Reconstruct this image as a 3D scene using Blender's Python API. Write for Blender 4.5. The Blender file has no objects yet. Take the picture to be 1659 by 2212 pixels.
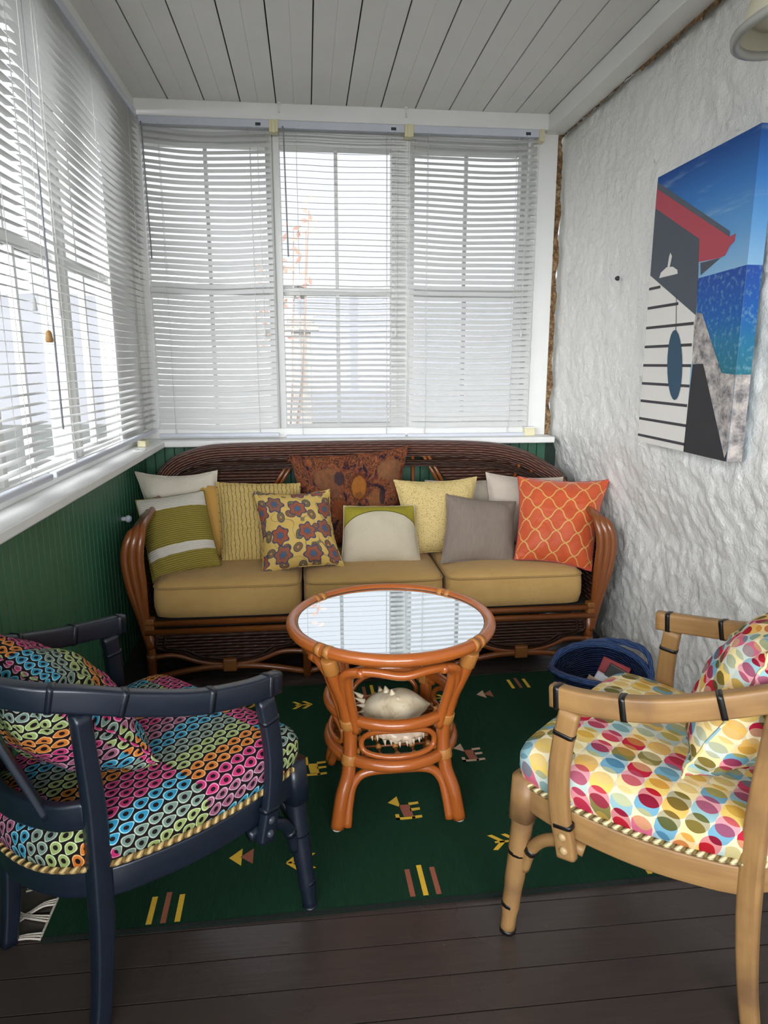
import bpy, math, random
from mathutils import Vector, Matrix, noise
random.seed(7)
C = bpy.context.scene.collection
PI = math.pi
V = Vector

# ------------------------------------------------------------------ mesh helpers
class MB:
    def __init__(s): s.v=[]; s.f=[]; s.uv=[]; s.mi=[]; s.sm=[]
    def add(s, vs, fs, uvs=None, mi=0, smooth=True):
        b=len(s.v); s.v += [V(p) for p in vs]
        for i,f in enumerate(fs):
            s.f.append([b+k for k in f])
            s.uv.append(uvs[i] if uvs else [(s.v[b+k].x, s.v[b+k].z+s.v[b+k].y) for k in f])
            s.mi.append(mi); s.sm.append(smooth)
        return s
    def box(s, x0,x1,y0,y1,z0,z1, mi=0):
        vs=[(x,y,z) for z in (z0,z1) for y in (y0,y1) for x in (x0,x1)]
        return s.add(vs,[(0,2,3,1),(4,5,7,6),(0,1,5,4),(2,6,7,3),(0,4,6,2),(1,3,7,5)],mi=mi,smooth=False)
    def obox(s, c, ax, ay, az, mi=0):
        c=V(c); ax=V(ax); ay=V(ay); az=V(az)
        vs=[c+ax*i+ay*j+az*k for k in (-1,1) for j in (-1,1) for i in (-1,1)]
        return s.add(vs,[(0,2,3,1),(4,5,7,6),(0,1,5,4),(2,6,7,3),(0,4,6,2),(1,3,7,5)],mi=mi,smooth=False)
    def poly(s, pts, mi=0): return s.add(pts,[tuple(range(len(pts)))],mi=mi,smooth=False)
    def prism(s, pts, d, mi=0):
        n=len(pts); d=V(d); vs=[V(p) for p in pts]+[V(p)+d for p in pts]
        fs=[tuple(range(n))[::-1], tuple(range(n,2*n))]+[(i,(i+1)%n,n+(i+1)%n,n+i) for i in range(n)]
        return s.add(vs,fs,mi=mi,smooth=False)
    def sweep(s, path, prof, up=None, closed=False, scale=None, mi=0, caps=True, twist=0.0):
        """prof: list of (a,b) offsets: a along side, b along up"""
        P=[V(p) for p in path]; n=len(P); m=len(prof)
        T=[]
        for i in range(n):
            a=P[(i-1)%n] if (closed or i>0) else P[i]; b=P[(i+1)%n] if (closed or i<n-1) else P[i]
            T.append((b-a).normalized())
        if up is None:
            u=V((0,0,1)) if abs(T[0].z)<.9 else V((0,1,0))
            ups=[]; u=(u-T[0]*u.dot(T[0])).normalized()
            for t in T:
                u=(u-t*u.dot(t)).normalized(); ups.append(u)
            if closed:
                sd=T[0].cross(ups[0]); w=ups[-1]-T[0]*ups[-1].dot(T[0])
                ang=math.atan2(w.dot(sd),w.dot(ups[0]))
                ups=[Matrix.Rotation(-ang*i/max(1,n-1),3,T[i])@ups[i] for i in range(n)]
        else:
            ups=[(V(up)-t*V(up).dot(t)).normalized() for t in T]
        per=[0.0]
        for j in range(m): per.append(per[-1]+math.hypot(prof[(j+1)%m][0]-prof[j][0],prof[(j+1)%m][1]-prof[j][1]))
        L=[0.0]
        for i in range(n): L.append(L[-1]+(P[(i+1)%n]-P[i]).length)
        vs=[]
        for i in range(n):
            sd=T[i].cross(ups[i]); k=1.0 if scale is None else (scale[i] if isinstance(scale,(list,tuple)) else scale)
            for (a,b) in prof: vs.append(P[i]+sd*(a*k)+ups[i]*(b*k))
        fs=[]; uvs=[]
        for i in range(n if closed else n-1):
            for j in range(m):
                i2=(i+1)%n; j2=(j+1)%m
                fs.append((i*m+j,i*m+j2,i2*m+j2,i2*m+j))
                uvs.append([(L[i],per[j]),(L[i],per[j+1]),(L[i+1],per[j+1]),(L[i+1],per[j])])
        if caps and not closed:
            fs.append(tuple(range(m))[::-1]); uvs.append([(0,0)]*m)
            fs.append(tuple(range((n-1)*m,n*m))); uvs.append([(0,0)]*m)
        return s.add(vs,fs,uvs,mi=mi)
    def tube(s, path, r, seg=10, closed=False, mi=0):
        if isinstance(r,(list,tuple)):
            r0=1.0; sc=[r[min(int(i*len(r)/len(path)),len(r)-1)] for i in range(len(path))] if len(r)!=len(path) else list(r)
        else: r0=r; sc=None
        prof=[(r0*math.cos(2*PI*j/seg), -r0*math.sin(2*PI*j/seg)) for j in range(seg)]
        return s.sweep(path,prof,closed=closed,scale=sc,mi=mi)
    def lathe(s, prof, c=(0,0,0), ax=(0,0,1), seg=24, mi=0, cap=True):
        ax=V(ax).normalized(); e=V((1,0,0)) if abs(ax.x)<.9 else V((0,1,0)); e=(e-ax*e.dot(ax)).normalized(); g=ax.cross(e); c=V(c)
        vs=[c+ax*z+(e*math.cos(2*PI*j/seg)+g*math.sin(2*PI*j/seg))*r for r,z in prof for j in range(seg)]
        fs=[(i*seg+j,i*seg+(j+1)%seg,(i+1)*seg+(j+1)%seg,(i+1)*seg+j) for i in range(len(prof)-1) for j in range(seg)]
        uvs=[[(j/seg,prof[i][1]),((j+1)/seg,prof[i][1]),((j+1)/seg,prof[i+1][1]),(j/seg,prof[i+1][1])] for i in range(len(prof)-1) for j in range(seg)]
        if cap:
            fs+= [tuple(range(seg))[::-1], tuple(range((len(prof)-1)*seg,len(prof)*seg))]; uvs+=[[(0,0)]*seg]*2
        return s.add(vs,fs,uvs,mi=mi)
    def shift(s, d):
        d=V(d); s.v=[p-d for p in s.v]; return s

def rrect(w,h,r,k=3):
    out=[]
    for cx,cy,a0 in ((w/2-r,h/2-r,0),(-w/2+r,h/2-r,90),(-w/2+r,-h/2+r,180),(w/2-r,-h/2+r,270)):
        for i in range(k+1):
            a=math.radians(a0+90*i/k); out.append((cx+r*math.cos(a),cy+r*math.sin(a)))
    return out[::-1]
def cat(pts,n=6,closed=False):
    P=[V(p) for p in pts]; N=len(P); out=[]
    for i in range(N if closed else N-1):
        p1=P[i]; p2=P[(i+1)%N]
        p0=P[(i-1)%N] if (closed or i>0) else p1*2-p2
        p3=P[(i+2)%N] if (closed or i<N-2) else p2*2-p1
        for k in range(n):
            t=k/n
            out.append(.5*((2*p1)+(p2-p0)*t+(2*p0-5*p1+4*p2-p3)*t*t+(3*p1-p0-3*p2+p3)*t**3))
    if not closed: out.append(P[-1])
    return out
def ring(c,r,n=40,ry=None):
    return [(c[0]+r*math.cos(2*PI*i/n),c[1]+(ry or r)*math.sin(2*PI*i/n),c[2]) for i in range(n)]

def obj(name, mb, mats, parent=None, bevel=0.0, sub=0, flat=False):
    me=bpy.data.meshes.new(name)
    me.from_pydata([tuple(p) for p in mb.v],[],mb.f)
    uvl=me.uv_layers.new(name='UVMap'); k=0
    data=[0.0]*(2*len(me.loops))
    for us in mb.uv:
        for u in us: data[k]=u[0]; data[k+1]=u[1]; k+=2
    uvl.data.foreach_set('uv',data)
    for m in (mats if isinstance(mats,(list,tuple)) else [mats]): me.materials.append(m)
    me.polygons.foreach_set('material_index',mb.mi)
    me.polygons.foreach_set('use_smooth',[x and not flat for x in mb.sm])
    me.update()
    o=bpy.data.objects.new(name,me); C.objects.link(o)
    if parent: o.parent=parent
    if bevel:
        b=o.modifiers.new('bevel','BEVEL'); b.width=bevel; b.segments=2; b.limit_method='ANGLE'; b.angle_limit=.7
    if sub:
        b=o.modifiers.new('sub','SUBSURF'); b.levels=sub; b.render_levels=sub
    return o
def objs(name,mbs,m,parent,off=None,bevel=0):
    return [obj(name,(b.shift(off) if off is not None else b),m,parent,bevel) for b in mbs]
def tag(o,label,cat_,group=None,kind=None):
    o['label']=label; o['category']=cat_
    if group: o['group']=group
    if kind: o['kind']=kind
    return o
def thing(name,label,cat_,loc=(0,0,0),rz=0,group=None):
    o=bpy.data.objects.new(name,None); C.objects.link(o); o.empty_display_size=.05
    o.location=loc; o.rotation_euler=(0,0,rz)
    return tag(o,label,cat_,group)
def struct(name,mb,m,parent=None,bevel=0,label=None,cat_=None):
    o=obj(name,mb,m,parent,bevel)
    if not parent:
        o['kind']='structure'
        if label: o['label']=label
        if cat_: o['category']=cat_
    return o

# ------------------------------------------------------------------ material helpers
def lin(c): 
    return c/12.92 if c<=.04045 else ((c+.055)/1.055)**2.4
def H(h):
    h=h.lstrip('#'); return tuple(lin(int(h[i:i+2],16)/255) for i in (0,2,4))+(1.0,)
class NT:
    def __init__(s,name):
        s.m=bpy.data.materials.new(name); s.m.use_nodes=True; s.t=s.m.node_tree
        s.t.nodes.clear(); s.out=s.t.nodes.new('ShaderNodeOutputMaterial')
    def n(s,ty,ins=None,**pr):
        nd=s.t.nodes.new('ShaderNode'+ty)
        for k,v in pr.items(): setattr(nd,k,v)
        for k,v in (ins or {}).items(): s.set(nd.inputs[k],v)
        return nd
    def set(s,sock,v):
        if isinstance(v,bpy.types.NodeSocket): s.t.links.new(v,sock)
        elif isinstance(v,bpy.types.Node): s.t.links.new(v.outputs[0],sock)
        else:
            try: sock.default_value=v
            except Exception: sock.default_value=tuple(v)[:3]
    def M(s,op,a,b=0.0,c=0.0):
        nd=s.n('Math',operation=op)
        for i,x in enumerate((a,b,c)): s.set(nd.inputs[i],x)
        return nd.outputs[0]
    def mix(s,f,a,b,mode='MIX'):
        nd=s.n('Mix',data_type='RGBA',blend_type=mode)
        s.set(nd.inputs['Factor'],f); s.set(nd.inputs[6],a); s.set(nd.inputs[7],b)
        return nd.outputs[2]
    def uv(s): 
        x=s.n('UVMap',uv_map='UVMap'); sp=s.n('SeparateXYZ',{0:x.outputs[0]}); return sp.outputs[0],sp.outputs[1],x.outputs[0]
    def obj(s): 
        return s.n('TexCoord').outputs['Object']
    def vec(s,x,y,z=0.0): return s.n('CombineXYZ',{0:x,1:y,2:z}).outputs[0]
    def noise(s,v,sc,det=3,rough=.55,dist=0): 
        return s.n('TexNoise',{'Vector':v,'Scale':sc,'Detail':det,'Roughness':rough,'Distortion':dist}).outputs[0]
    def ramp(s,f,stops,const=False):
        nd=s.n('ValToRGB',{0:f}); cr=nd.color_ramp; cr.interpolation='CONSTANT' if const else 'LINEAR'
        while len(cr.elements)>1: cr.elements.remove(cr.elements[0])
        cr.elements[0].position=stops[0][0]; cr.elements[0].color=stops[0][1]
        for p,c in stops[1:]:
            e=cr.elements.new(p); e.color=c
        return nd.outputs[0]
    def bump(s,h,st=.3,dist=.01,nrm=None):
        nd=s.n('Bump',{'Height':h,'Strength':st,'Distance':dist})
        if nrm: s.set(nd.inputs['Normal'],nrm)
        return nd.outputs[0]
    def smooth(s,x,a,b): 
        nd=s.n('MapRange',{0:x,1:a,2:b,3:0.0,4:1.0},interpolation_type='SMOOTHSTEP'); return nd.outputs[0]
    def bsdf(s,col,rough=.6,nrm=None,metal=0.0,spec=.5,coat=0.0,sheen=0.0):
        b=s.n('BsdfPrincipled',{'Base Color':col,'Roughness':rough,'Metallic':metal,'Specular IOR Level':spec,'Coat Weight':coat,'Sheen Weight':sheen})
        if coat: s.set(b.inputs['Coat Roughness'],.12)
        if nrm: s.set(b.inputs['Normal'],nrm)
        s.t.links.new(b.outputs[0],s.out.inputs[0]); return s.m

def paint(name,h,rough=.5,var=.06,sc=6,bumpst=.08,bsc=60,spec=.5,coat=0):
    n=NT(name); o=n.obj(); f=n.noise(o,sc,4)
    c=H(h); d=tuple(x*(1-var*2.5) for x in c[:3])+(1,)
    return n.bsdf(n.mix(f,d,tuple(min(1,x*(1+var)) for x in c[:3])+(1,)),rough,n.bump(n.noise(o,bsc,3),bumpst,.004),spec=spec,coat=coat)
def fabric(name,h,sc=900,var=.1,rough=.9,st=.25,h2=None):
    n=NT(name); u,v,uv=n.uv(); o=n.obj()
    w=n.M('MULTIPLY',n.M('SINE',n.M('MULTIPLY',u,sc)),n.M('SINE',n.M('MULTIPLY',v,sc)))
    c=H(h); f=n.noise(o,18,4); d=H(h2) if h2 else tuple(x*(1-2*var) for x in c[:3])+(1,)
    return n.bsdf(n.mix(f,d,c),rough,n.bump(w,st,.002,n.bump(n.noise(o,14,3),.25,.02)),spec=.2,sheen=.1)
def wood(name,a,b,rough=.4,stretch=(1,1,1),sc=9,coat=0.0,c=None):
    n=NT(name); u,v,uv=n.uv()
    q=n.vec(n.M('MULTIPLY',u,.12),n.M('MULTIPLY',v,1.6))
    f=n.noise(q,sc*4,5,.6,.6); g=n.noise(n.obj(),7,3)
    col=n.mix(f,H(a),H(b))
    if c: col=n.mix(n.smooth(g,.45,.75),col,H(c))
    return n.bsdf(col,rough,n.bump(f,.12,.003),coat=coat)

M={}
M['white']=paint('white_gloss_paint','#e4e4e0',.45,.03)
M['ceiling']=paint('white_ceiling_paint','#dcdbd7',.5,.03)
M['gap']=paint('dark_gap','#2c2a26',.9)
M['headrail']=paint('pale_grey_metal','#c9cdd6',.35)
M['cream_plastic']=paint('cream_plastic','#dcd5ae',.45)
M['dark_label']=paint('dark_label','#2b2a30',.5)
M['cord']=paint('cord_white','#d6d6d2',.7)
M['wand']=paint('grey_wand','#8d9095',.3)
M['brass']=paint('tassel_wood','#9a7440',.5)
def slat_mat():
    n=NT('white_slat'); 
    d=n.n('BsdfDiffuse',{0:H('#d4d4d2')}); t=n.n('BsdfTranslucent',{0:H('#f2f2f0')}); g=n.n('BsdfGlossy',{0:(.9,.9,.9,1),1:.35})
    a=n.n('MixShader',{0:.09,1:d.outputs[0],2:t.outputs[0]}); b=n.n('MixShader',{0:.05,1:a.outputs[0],2:g.outputs[0]})
    n.t.links.new(b.outputs[0],n.out.inputs[0]); return n.m
M['slat']=slat_mat()
def pane_mat(name,haze,tint='#ffffff'):
    n=NT(name); f=n.noise(n.obj(),5,4)
    tr=n.n('BsdfTransparent',{0:H(tint)}); gl=n.n('BsdfGlossy',{0:(1,1,1,1),1:.02}); df=n.n('BsdfTranslucent',{0:H('#f4f6fa')})
    a=n.n('MixShader',{0:n.M('MULTIPLY',f,haze),1:tr.outputs[0],2:df.outputs[0]}); b=n.n('MixShader',{0:.008,1:a.outputs[0],2:gl.outputs[0]})
    n.t.links.new(b.outputs[0],n.out.inputs[0]); return n.m
M['pane']=pane_mat('window_glass',.01); M['pane_low']=pane_mat('misted_window_glass',.02)
def bead_mat():
    n=NT('green_beadboard'); o=n.obj(); f=n.noise(o,4,4)
    return n.bsdf(n.mix(f,H('#2f6046'),H('#417558')),.42,n.bump(n.noise(o,40,3),.06,.003))
M['green']=bead_mat()
M['green_gap']=paint('green_groove','#0e2a1c',.6)
def stone_mat():
    n=NT('whitewashed_stone'); o=n.obj(); f=n.noise(o,3.2,5); g=n.noise(o,26,6,.65); k=n.noise(o,90,4)
    pit=n.smooth(n.noise(o,17,5,.7,.5),.62,.72)
    col=n.mix(f,H('#d3d2cc'),H('#e3e2dd')); col=n.mix(n.M('MULTIPLY',pit,.45),col,H('#9b998f'))
    hgt=n.M('ADD',n.M('MULTIPLY',g,.75),n.M('MULTIPLY',k,.25))
    return n.bsdf(col,.8,n.bump(hgt,.55,.03),spec=.25)
M['stone']=stone_mat()
def crack_mat():
    n=NT('bare_rubble'); o=n.obj(); f=n.noise(o,45,5,.7)
    return n.bsdf(n.ramp(f,[(.3,H('#2b2119')),(.5,H('#7a5c3c')),(.7,H('#b39b76'))]),.95,n.bump(f,.8,.02))
M['crack']=crack_mat()
def floor_mat():
    n=NT('brown_floor_paint'); o=n.obj(); f=n.noise(n.n('Mapping',{0:o,'Scale':(1.0,14,1)}).outputs[0],6,5,.6); g=n.noise(o,2.2,4)
    sp=n.smooth(n.noise(o,70,2),.74,.78)
    col=n.mix(f,H('#362e2b'),H('#483f3b')); col=n.mix(n.M('MULTIPLY',sp,.15),col,H('#8a7f78'))
    return n.bsdf(col,n.M('ADD',.22,n.M('MULTIPLY',g,.12)),n.bump(f,.12,.004),spec=.5)
M['floor']=floor_mat(); M['floor_gap']=paint('floor_gap','#0d0908',.9)
def rug_mat():
    n=NT('green_kilim'); o=n.obj(); sp=n.n('SeparateXYZ',{0:o})
    w=n.M('SINE',n.M('MULTIPLY',sp.outputs[0],1400)); f=n.noise(n.n('Mapping',{0:o,'Scale':(30,4,1)}).outputs[0],5,4)
    return n.bsdf(n.mix(f,H('#14301f'),H('#1e3f2e')),.95,n.bump(w,.3,.002,n.bump(f,.2,.004)),spec=.1)
M['rug']=rug_mat()
M['rug_yellow']=fabric('rug_yellow','#eebf35',1500,.1); M['rug_rust']=fabric('rug_rust','#a05a42',1500,.1); M['rug_pale']=fabric('rug_pale','#cfae95',1500,.1)
M['fringe']=fabric('rug_fringe','#d9cfc0',1200,.1); M['rug_edge']=fabric('rug_edge','#0a1a13',900)
M['rattan']=wood('orange_rattan','#96471a','#bd6a2b',.28,coat=.5)
M['rattan_wrap']=wood('rattan_binding','#a0602a','#c08540',.4)
M['cane']=wood('dark_cane','#5a2a10','#925322',.32,coat=.35)
M['cane_wrap']=wood('cane_binding','#6f4018','#8f5a28',.45)
def wicker(name,a,b,fu,fv,st=.9):
    n=NT(name); u,v,uv=n.uv()
    U=n.M('MULTIPLY',u,fu); W=n.M('MULTIPLY',v,fv)
    fl=n.M('FLOOR',W); par=n.M('MODULO',n.M('ABSOLUTE',fl),2.0)
    ov=n.M('ADD',.5,n.M('MULTIPLY',.5,n.M('SINE',n.M('MULTIPLY',n.M('ADD',U,par),PI))))
    st1=n.M('ABSOLUTE',n.M('SINE',n.M('MULTIPLY',W,PI)))
    h=n.M('MULTIPLY',st1,n.M('ADD',.35,n.M('MULTIPLY',.65,ov)))
    j=n.noise(n.obj(),30,3)
    col=n.mix(n.M('ADD',n.M('MULTIPLY',h,.75),n.M('MULTIPLY',j,.3)),H(a),H(b))
    return n.bsdf(col,.42,n.bump(h,st,.012),spec=.45)
M['wicker']=wicker('dark_wicker','#170c09','#6a4636',30,62)
M['wicker_roll']=wicker('dark_wicker_roll','#1c0e0b','#84594a',24,72,1.0)
M['wicker_apron']=wicker('dark_wicker_apron','#120906','#553527',26,70)
M['basket']=wicker('blue_wicker','#04081a','#1b3262',52,125)
M['basket_rim']=wicker('blue_rim','#0a1430','#3c5f9a',40,110,.6)
M['dark_deck']=paint('dark_seat_deck','#1a110c',.9)  # even near-black colour shared by seat deck and rear panel
M['seat']=fabric('mustard_canvas','#bd9a60',1300,.05,h2='#b08c52')
M['welt']=fabric('mustard_welt','#a88650',1300,.06)
M['navy']=None
def navy():
    n=NT('navy_paint'); o=n.obj(); u,v,uv=n.uv(); f=n.noise(n.vec(n.M('MULTIPLY',u,.3),v),60,5); e=n.smooth(n.noise(o,22,5),.72,.8)
    return n.bsdf(n.mix(n.M('MULTIPLY',e,.35),n.mix(f,H('#0f151f'),H('#1c2534')),H('#5a5a55')),.36,n.bump(f,.1,.003),spec=.5,coat=.15)
M['navy']=navy(); M['navy_wrap']=paint('navy_wrap','#101622',.35)
M['beech']=wood('natural_beech','#7d5a33','#b08956',.45,c='#77583a'); M['black_wrap']=paint('black_wrap','#16120f',.35)
M['bolt_dark']=paint('dark_bolt','#3a3f48',.3); M['bolt']=paint('wood_bolt','#b89a6c',.3)
M['rope']=None
def rope(name,a,b):
    n=NT(name); u,v,uv=n.uv()
    s=n.M('SINE',n.M('ADD',n.M('MULTIPLY',u,300),n.M('MULTIPLY',v,170)))
    return n.bsdf(n.mix(n.smooth(s,-.5,.3),H(a),H(b)),.7,n.bump(s,.8,.006),spec=.2)
M['rope']=rope('gold_rope','#7b6238','#cfb27a'); M['rope2']=rope('pale_rope','#77643c','#dfd0a4')
M['linen_cream']=fabric('cream_linen','#d8cfbd',1100,.05); M['linen_pink']=fabric('oatmeal_linen','#c2b5a6',900,.07)
M['mustard']=fabric('mustard_cotton','#c69a50',1000,.06)
def stripe_taupe(name,a,b):
    n=NT(name); u,v,uv=n.uv(); f=n.noise(n.vec(n.M('MULTIPLY',u,160),n.M('MULTIPLY',v,5)),1.0,3)
    return n.bsdf(n.mix(f,H(a),H(b)),.9,n.bump(f,.4,.004,n.bump(n.noise(n.obj(),14,3),.25,.02)),spec=.15)
M['taupe']=stripe_taupe('taupe_slub','#6d6055','#94877b'); M['greybeige']=stripe_taupe('grey_stripe','#8a8072','#b5aa9c')
def olive_stripe():
    n=NT('olive_white_bands'); u,v,uv=n.uv()
    rib=n.M('SINE',n.M('MULTIPLY',v,2*PI*44)); f=n.noise(n.vec(n.M('MULTIPLY',u,60),n.M('MULTIPLY',v,120)),1,3)
    ol=n.mix(n.smooth(rib,-.4,.6),H('#746829'),H('#988a44')); wh=n.mix(f,H('#b9b2a4'),H('#e0dacd'))
    band=n.M('ADD',n.M('GREATER_THAN',v,.76),n.M('MULTIPLY',n.M('GREATER_THAN',v,.245),n.M('LESS_THAN',v,.345)))
    return n.bsdf(n.mix(band,ol,wh),.9,n.bump(rib,.35,.004,n.bump(f,.2,.004)),spec=.15)
M['olive_bands']=olive_stripe()
def olive_arc():
    n=NT('cream_olive_arc'); u,v,uv=n.uv()
    d=n.M('SUBTRACT',u,.5); edge=n.M('SUBTRACT',.82,n.M('MULTIPLY',n.M('MULTIPLY',d,d),.95)); e=n.M('SUBTRACT',v,edge)
    f=n.noise(n.vec(n.M('MULTIPLY',u,70),n.M('MULTIPLY',v,70)),1,3)
    col=n.mix(n.M('GREATER_THAN',e,0.0),n.mix(f,H('#b3a88f'),H('#c8bea8')),n.mix(n.noise(n.vec(n.M('MULTIPLY',u,30),n.M('MULTIPLY',v,14)),1.5,4),H('#857a1e'),H('#a79b3c')))
    col=n.mix(n.M('LESS_THAN',n.M('ABSOLUTE',e),.008),col,H('#5d5620'))
    return n.bsdf(col,.9,n.bump(f,.2,.003,n.bump(n.noise(n.obj(),12,3),.25,.02)),spec=.15)
M['olive_arc']=olive_arc()
def pinstripe():
    n=NT('crinkled_pinstripe'); u,v,uv=n.uv()
    wob=n.M('MULTIPLY',n.M('SUBTRACT',n.noise(n.vec(n.M('MULTIPLY',u,9),n.M('MULTIPLY',v,14)),1,2),.5),.05)
    x=n.M('FRACT',n.M('MULTIPLY',n.M('ADD',u,wob),22)); l=n.M('LESS_THAN',n.M('ABSOLUTE',n.M('SUBTRACT',x,.5)),.07)
    y=n.M('FRACT',n.M('MULTIPLY',n.M('ADD',v,wob),9)); cr=n.smooth(n.M('ABSOLUTE',n.M('SUBTRACT',y,.5)),0.0,.12)
    f=n.noise(n.vec(n.M('MULTIPLY',u,20),n.M('MULTIPLY',v,30)),1,3)
    return n.bsdf(n.mix(l,n.mix(f,H('#b79a58'),H('#ceb675')),H('#6c5434')),.85,n.bump(cr,.35,.006,n.bump(f,.5,.01)),spec=.2)
M['pinstripe']=pinstripe()
def speckle():
    n=NT('mustard_speckle'); u,v,uv=n.uv()
    vo=n.n('TexVoronoi',{'Vector':uv,'Scale':62.0}).outputs['Distance']
    return n.bsdf(n.mix(n.M('LESS_THAN',vo,.27),H('#cdb67c'),H('#8a7238')),.9,n.bump(n.noise(n.obj(),14,3),.3,.02),spec=.15)
M['speckle']=speckle()
def trellis():
    n=NT('orange_trellis'); u,v,uv=n.uv()
    p=n.M('MULTIPLY',n.M('ADD',u,v),4.3); q=n.M('MULTIPLY',n.M('SUBTRACT',u,v),4.3)
    a=n.M('FRACT',n.M('ADD',p,n.M('MULTIPLY',n.M('SINE',n.M('MULTIPLY',q,2*PI)),.055)))
    b=n.M('FRACT',n.M('ADD',q,n.M('MULTIPLY',n.M('SINE',n.M('MULTIPLY',p,2*PI)),.055)))
    l=n.M('MAXIMUM',n.M('LESS_THAN',n.M('ABSOLUTE',n.M('SUBTRACT',a,.5)),.04),n.M('LESS_THAN',n.M('ABSOLUTE',n.M('SUBTRACT',b,.5)),.04))
    f=n.noise(n.obj(),11,4)
    return n.bsdf(n.mix(l,n.mix(f,H('#a8401c'),H('#cc5a2e')),H('#c99a56')),.55,n.bump(l,.25,.003,n.bump(n.noise(n.obj(),10,3,.5,.6),.5,.03)),spec=.35,sheen=.2)
M['trellis']=trellis()
def floral():
    n=NT('floral_print'); u,v,uv=n.uv(); base=n.mix(n.noise(n.obj(),12,3),H('#bf9c50'),H('#d3b66c'))
    col=base
    # vines
    vn=n.noise(uv,3.6,1); vl=n.M('LESS_THAN',n.M('ABSOLUTE',n.M('SUBTRACT',n.M('FRACT',n.M('MULTIPLY',vn,5)),.5)),.028)
    col=n.mix(n.M('MULTIPLY',vl,.8),col,H('#5f5a50'))
    def layer(col,sc,off,R,pet,fill,fill2,core,outline):
        w=n.n('VectorMath',{0:uv,1:off},operation='ADD').outputs[0]
        vo=n.n('TexVoronoi',{'Vector':w,'Scale':sc,'Randomness':.5}); 
        vo.voronoi_dimensions='2D'
        dv=n.n('VectorMath',{0:w,1:vo.outputs['Position']},operation='SUBTRACT').outputs[0]; sp=n.n('SeparateXYZ',{0:dv})
        rnd=n.n('SeparateColor',{0:vo.outputs['Color']})
        th=n.M('ADD',n.M('ARCTAN2',sp.outputs[1],sp.outputs[0]),n.M('MULTIPLY',rnd.outputs[0],6.28))
        r=n.M('MULTIPLY',n.n('VectorMath',{0:dv},operation='LENGTH').outputs['Value'],sc)
        rr=n.M('MULTIPLY',R,n.M('ADD',.87,n.M('MULTIPLY',.13,n.M('COSINE',n.M('MULTIPLY',th,float(pet))))))
        q=n.M('DIVIDE',r,rr)
        fl=n.mix(rnd.outputs[1],fill,fill2); 
        col=n.mix(n.M('LESS_THAN',q,1.0),col,outline); col=n.mix(n.M('LESS_THAN',q,.84),col,fl)
        col=n.mix(n.M('LESS_THAN',q,.46),col,n.mix(.5,fl,outline)); return n.mix(n.M('LESS_THAN',q,.30),col,core)
    col=layer(col,5.4,(.31,.17,0),.33,2,H('#6d6a48'),H('#8a5034'),H('#a8824a'),H('#44485a'))
    col=layer(col,3.7,(.05,.43,0),.43,6,H('#9a5236'),H('#84604e'),H('#456078'),H('#474a60'))
    return n.bsdf(col,.85,n.bump(n.noise(n.obj(),11,3),.4,.03),spec=.15)
M['floral']=floral()
def tapestry():
    n=NT('safari_tapestry'); u,v,uv=n.uv()
    q=n.vec(n.M('MULTIPLY',u,1.7),v); f=n.noise(q,5.5,3,.5,1.6); g=n.noise(q,17,4,.6,.8); vo=n.n('TexVoronoi',{'Vector':q,'Scale':26.0}).outputs['Distance']
    x=n.M('ADD',n.M('MULTIPLY',f,.72),n.M('MULTIPLY',g,.28))
    col=n.ramp(x,[(.0,H('#191420')),(.40,H('#2a2028')),(.46,H('#6a3824')),(.50,H('#7c4c30')),(.54,H('#3c2420')),(.59,H('#8a5434')),(.64,H('#7a3a2c')),(.70,H('#241f2c'))])
    col=n.mix(n.M('MULTIPLY',n.M('LESS_THAN',vo,.3),.3),col,H('#2a1a14'))
    def blob(col,cu,cv,ru,rv,c,soft=.25):
        d=n.M('ADD',n.M('POWER',n.M('DIVIDE',n.M('SUBTRACT',u,cu),ru),2.0),n.M('POWER',n.M('DIVIDE',n.M('SUBTRACT',v,cv),rv),2.0))
        d=n.M('ADD',d,n.M('MULTIPLY',n.M('SUBTRACT',g,.5),1.2))
        return n.mix(n.M('MULTIPLY',.8,n.M('SUBTRACT',1.0,n.smooth(d,1-soft,1+soft))),col,n.mix(g,n.mix(.6,c,(.01,.008,.01,1)),c))
    for (cu,cv,ru,rv,c) in [(.30,.70,.12,.12,'#8a5c3c'),(.35,.62,.05,.13,'#7a5038'),(.40,.70,.04,.08,'#2a2a38'),(.84,.76,.11,.10,'#8f6340'),(.90,.68,.04,.13,'#7d553a'),
                            (.57,.60,.085,.15,'#5c2f18'),(.57,.60,.065,.115,'#b06f2c'),(.57,.52,.035,.03,'#7a4a20'),(.73,.40,.07,.17,'#8a5a34'),(.79,.5,.03,.08,'#23202a'),(.40,.38,.08,.10,'#8a4a24'),(.18,.45,.05,.14,'#a0452c'),(.62,.30,.12,.06,'#4a2018')]:
        col=blob(col,cu,cv,ru,rv,H(c))
    return n.bsdf(col,.9,n.bump(g,.3,.004,n.bump(n.noise(n.obj(),10,3),.3,.03)),spec=.12)
M['tapestry']=tapestry()
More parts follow.
